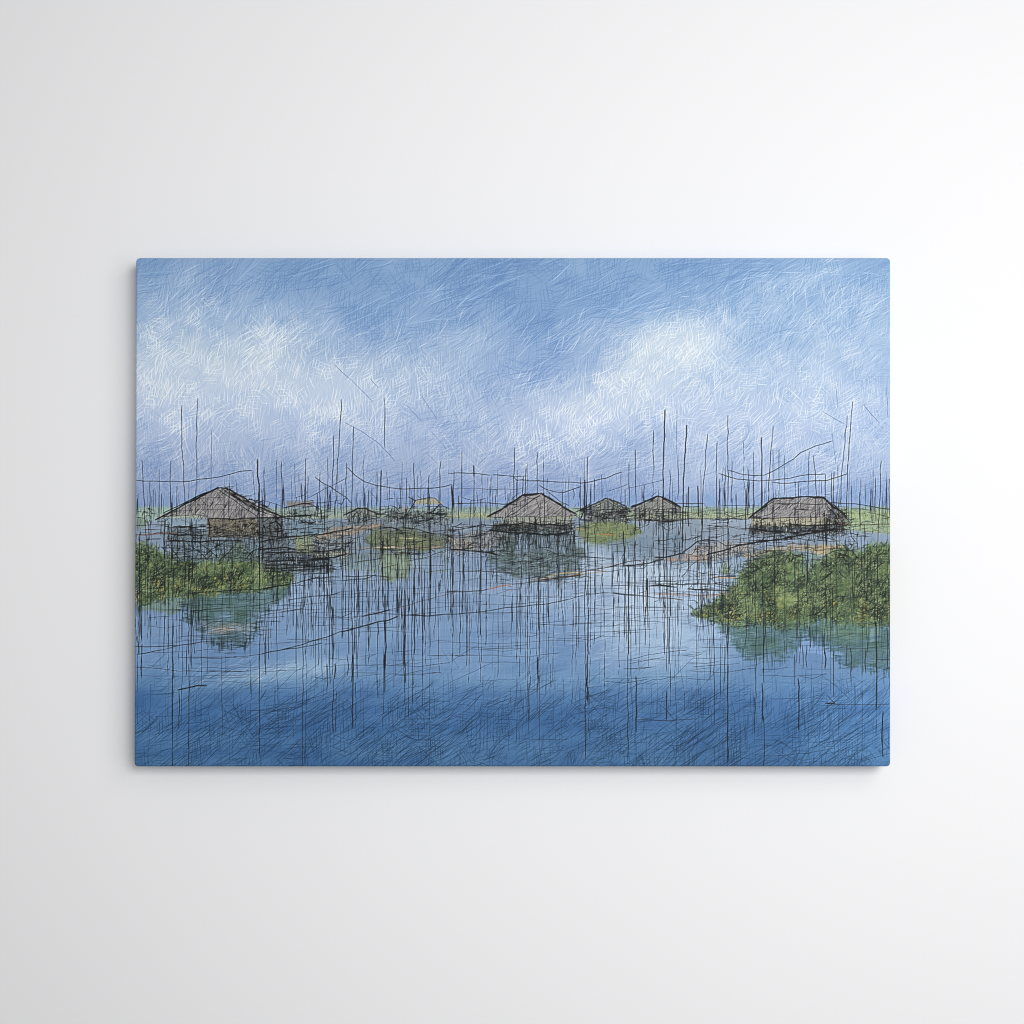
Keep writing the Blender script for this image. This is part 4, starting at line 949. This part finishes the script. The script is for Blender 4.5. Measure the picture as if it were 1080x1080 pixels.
def wall_material():
    m, N, Lk, b = mat('white_wall_paint')
    tc = N.new('ShaderNodeTexCoord')
    n1 = N.new('ShaderNodeTexNoise'); n1.inputs['Scale'].default_value = 2.2; n1.inputs['Detail'].default_value = 3
    cr = N.new('ShaderNodeValToRGB')
    cr.color_ramp.elements[0].color = (.838, .838, .846, 1); cr.color_ramp.elements[1].color = (.852, .852, .860, 1)
    Lk.new(tc.outputs['Object'], n1.inputs['Vector']); Lk.new(n1.outputs['Fac'], cr.inputs['Fac']); Lk.new(cr.outputs['Color'], b.inputs['Base Color'])
    b.inputs['Roughness'].default_value = 0.75
    b.inputs['Specular IOR Level'].default_value = 0.15
    n2 = N.new('ShaderNodeTexNoise'); n2.inputs['Scale'].default_value = 260; n2.inputs['Detail'].default_value = 2
    Lk.new(tc.outputs['Object'], n2.inputs['Vector'])
    bp = N.new('ShaderNodeBump'); bp.inputs['Strength'].default_value = 0.03; bp.inputs['Distance'].default_value = 0.001
    Lk.new(n2.outputs['Fac'], bp.inputs['Height']); Lk.new(bp.outputs['Normal'], b.inputs['Normal'])
    return m


CANVAS, WALL = canvas_material(), wall_material()
COL = bpy.context.scene.collection


def link(name, verts, quads, material, parent=None, ink_col=None, smooth=True):
    me = bpy.data.meshes.new(name)
    v = np.asarray(verts, np.float32); q = np.asarray(quads, np.int32)
    me.vertices.add(len(v)); me.vertices.foreach_set('co', v.ravel())
    me.loops.add(q.size); me.loops.foreach_set('vertex_index', q.ravel())
    me.polygons.add(len(q)); me.polygons.foreach_set('loop_start', np.arange(0, q.size, 4, dtype=np.int32))
    me.update(calc_edges=True)
    if smooth:
        me.polygons.foreach_set('use_smooth', np.ones(len(q), bool))
    if ink_col is not None:
        a = me.color_attributes.new('ink', 'FLOAT_COLOR', 'POINT')
        c = np.ones((len(v), 4), np.float32); c[:, :3] = ink_col
        a.data.foreach_set('color', c.ravel())
    me.materials.append(material)
    me.validate()
    o = bpy.data.objects.new(name, me); COL.objects.link(o)
    if parent:
        o.parent = parent
    return o


# ================================================================== the canvas print
DEPTH = 0.040
GAP = 0.002
CX, CY = 540.0, 540.0


def to_world(ux, uy):
    return (ux - CX) * PX, (CY - uy) * PX


RC = 4.0                                    # corner radius in u
RE = 2.0                                    # how far the cloth rolls over the bar's edge, in u


def shape(ux, uy):
    """round the sheet's corners and let the cloth roll over the bars; returns u coords and drop (u)"""
    ex = np.minimum(ux - X0, X1 - ux); ey = np.minimum(uy - Y0, Y1 - uy)
    px, py = np.clip(RC - ex, 0, RC), np.clip(RC - ey, 0, RC)
    mx, hy = np.maximum(px, py), np.hypot(px, py)
    f = np.where(hy > 1e-6, mx / np.maximum(hy, 1e-6), 1.0)
    sx, sy = np.where(ux < CX, -1, 1), np.where(uy < CY, -1, 1)
    nx, ny = ux - sx * px * (1 - f), uy - sy * py * (1 - f)
    e = RC - np.maximum(px * f, py * f) if False else RC - np.hypot(px * f, py * f)
    t = np.clip((RE - e) / RE, 0, 1)
    drop = RE * (1 - np.sqrt(np.clip(1 - t * t, 0, 1)))
    # the sheet hangs a touch out of square along its left side
    u = (nx - X0) / (X1 - X0); v = (ny - Y0) / (Y1 - Y0)
    nx = nx + 1.8 * (1 - v) * (1 - u) ** 3
    return nx, ny, drop


print_root = bpy.data.objects.new('canvas_print', None)
COL.objects.link(print_root)
print_root.location = (0, 0, (CY - Y1) * PX)
print_root['label'] = 'frameless canvas print of stilt huts and bamboo poles on a lake, on white wall'
print_root['category'] = 'canvas print'

zb = print_root.location.z
ux = np.linspace(X0, X1, W)[None, :].repeat(H, 0).ravel()
uy = np.linspace(Y0, Y1, H)[:, None].repeat(W, 1).ravel()
nx, ny, drop = shape(ux, uy)
wx_, wz_ = to_world(nx, ny)
verts = np.stack([wx_, -DEPTH - GAP + drop * PX, wz_ - zb], -1)
idx = np.arange(H * W).reshape(H, W)
quads = np.stack([idx[1:, :-1], idx[1:, 1:], idx[:-1, 1:], idx[:-1, :-1]], -1).reshape(-1, 4)
front = link('printed_front', verts, quads, CANVAS, print_root, lin.reshape(-1, 3))

# the cloth wrapped round the bars, printed with the picture mirrored at the fold
ring = np.concatenate([idx[0, :-1], idx[:-1, -1], idx[-1, :0:-1], idx[:0:-1, 0]])[::2]
nr = len(ring)
K = 14
ey_, ex_ = ring // W, ring % W
inx = np.where(ex_ == 0, 1, np.where(ex_ == W - 1, -1, 0)); iny = np.where(ey_ == 0, 1, np.where(ey_ == H - 1, -1, 0))
sv, sc = [], []
y_front = verts[ring, 1]
for k in range(K):
    d = k / (K - 1)
    v = verts[ring].copy()
    v[:, 1] = y_front + (-GAP - y_front) * d
    sv.append(v)
    dots = int(d * (DEPTH / PX) * S)
    sc.append(lin[np.clip(ey_ + iny * dots, 0, H - 1), np.clip(ex_ + inx * dots, 0, W - 1)])
sq = []
ii = np.arange(nr); jj = (ii + 1) % nr
for k in range(K - 1):
    sq.append(np.stack([k * nr + ii, k * nr + jj, (k + 1) * nr + jj, (k + 1) * nr + ii], -1))
wrap = link('wrapped_edge', np.concatenate(sv), np.concatenate(sq), CANVAS, print_root, np.concatenate(sc))

# ================================================================== the wall
hw, hh, th = 4.0, 2.4, 0.12
wv = [(-hw, 0, -hh), (hw, 0, -hh), (hw, 0, hh), (-hw, 0, hh), (-hw, th, -hh), (hw, th, -hh), (hw, th, hh), (-hw, th, hh)]
wq = [(0, 1, 2, 3), (5, 4, 7, 6), (4, 0, 3, 7), (1, 5, 6, 2), (3, 2, 6, 7), (4, 5, 1, 0)]
wall = link('wall', wv, wq, WALL, smooth=False)
wall['kind'] = 'structure'

# ================================================================== light
sc_ = bpy.context.scene
world = bpy.data.worlds.new('World'); sc_.world = world
world.use_nodes = True
bg = world.node_tree.nodes['Background']
bg.inputs['Color'].default_value = (1.0, 1.0, 1.01, 1)
bg.inputs['Strength'].default_value = 0.325


def area(name, loc, target, size, power, color=(1, 1, 1)):
    from mathutils import Vector
    l = bpy.data.lights.new(name, 'AREA'); l.shape = 'RECTANGLE'; l.size, l.size_y = size; l.energy = power; l.color = color
    o = bpy.data.objects.new(name, l); COL.objects.link(o)
    o.location = loc
    o.rotation_euler = (Vector(target) - Vector(loc)).to_track_quat('-Z', 'Y').to_euler()
    return o


area('softbox_lamp', (1.3, -2.1, 0.20), (0.1, 0, -1.4), (1.0, 2.4), 21.5, (1.0, 1.0, 1.0))
area('fill_lamp', (1.1, -4.5, 0.75), (0.0, 0, -2.8), (1.6, 1.6), 126, (1.0, 1.0, 1.0))  # added fill: even light on the wall in place of some world ambient

# ================================================================== camera
cam = bpy.data.cameras.new('camera'); cam.lens = 70; cam.sensor_width = 36
co = bpy.data.objects.new('camera', cam); COL.objects.link(co)
dist = 1080 * PX * 70 / 36
co.location = (0, -DEPTH - GAP - dist, 0)
co.rotation_euler = (math.radians(90), 0, 0)
cam.clip_end = 100
sc_.camera = co
sc_.cycles.filter_width = 1.1
sc_.view_settings.view_transform = 'Standard'
sc_.view_settings.look = 'None'
sc_.view_settings.exposure = 0
sc_.view_settings.gamma = 1
sc_.view_settings.use_curve_mapping = False
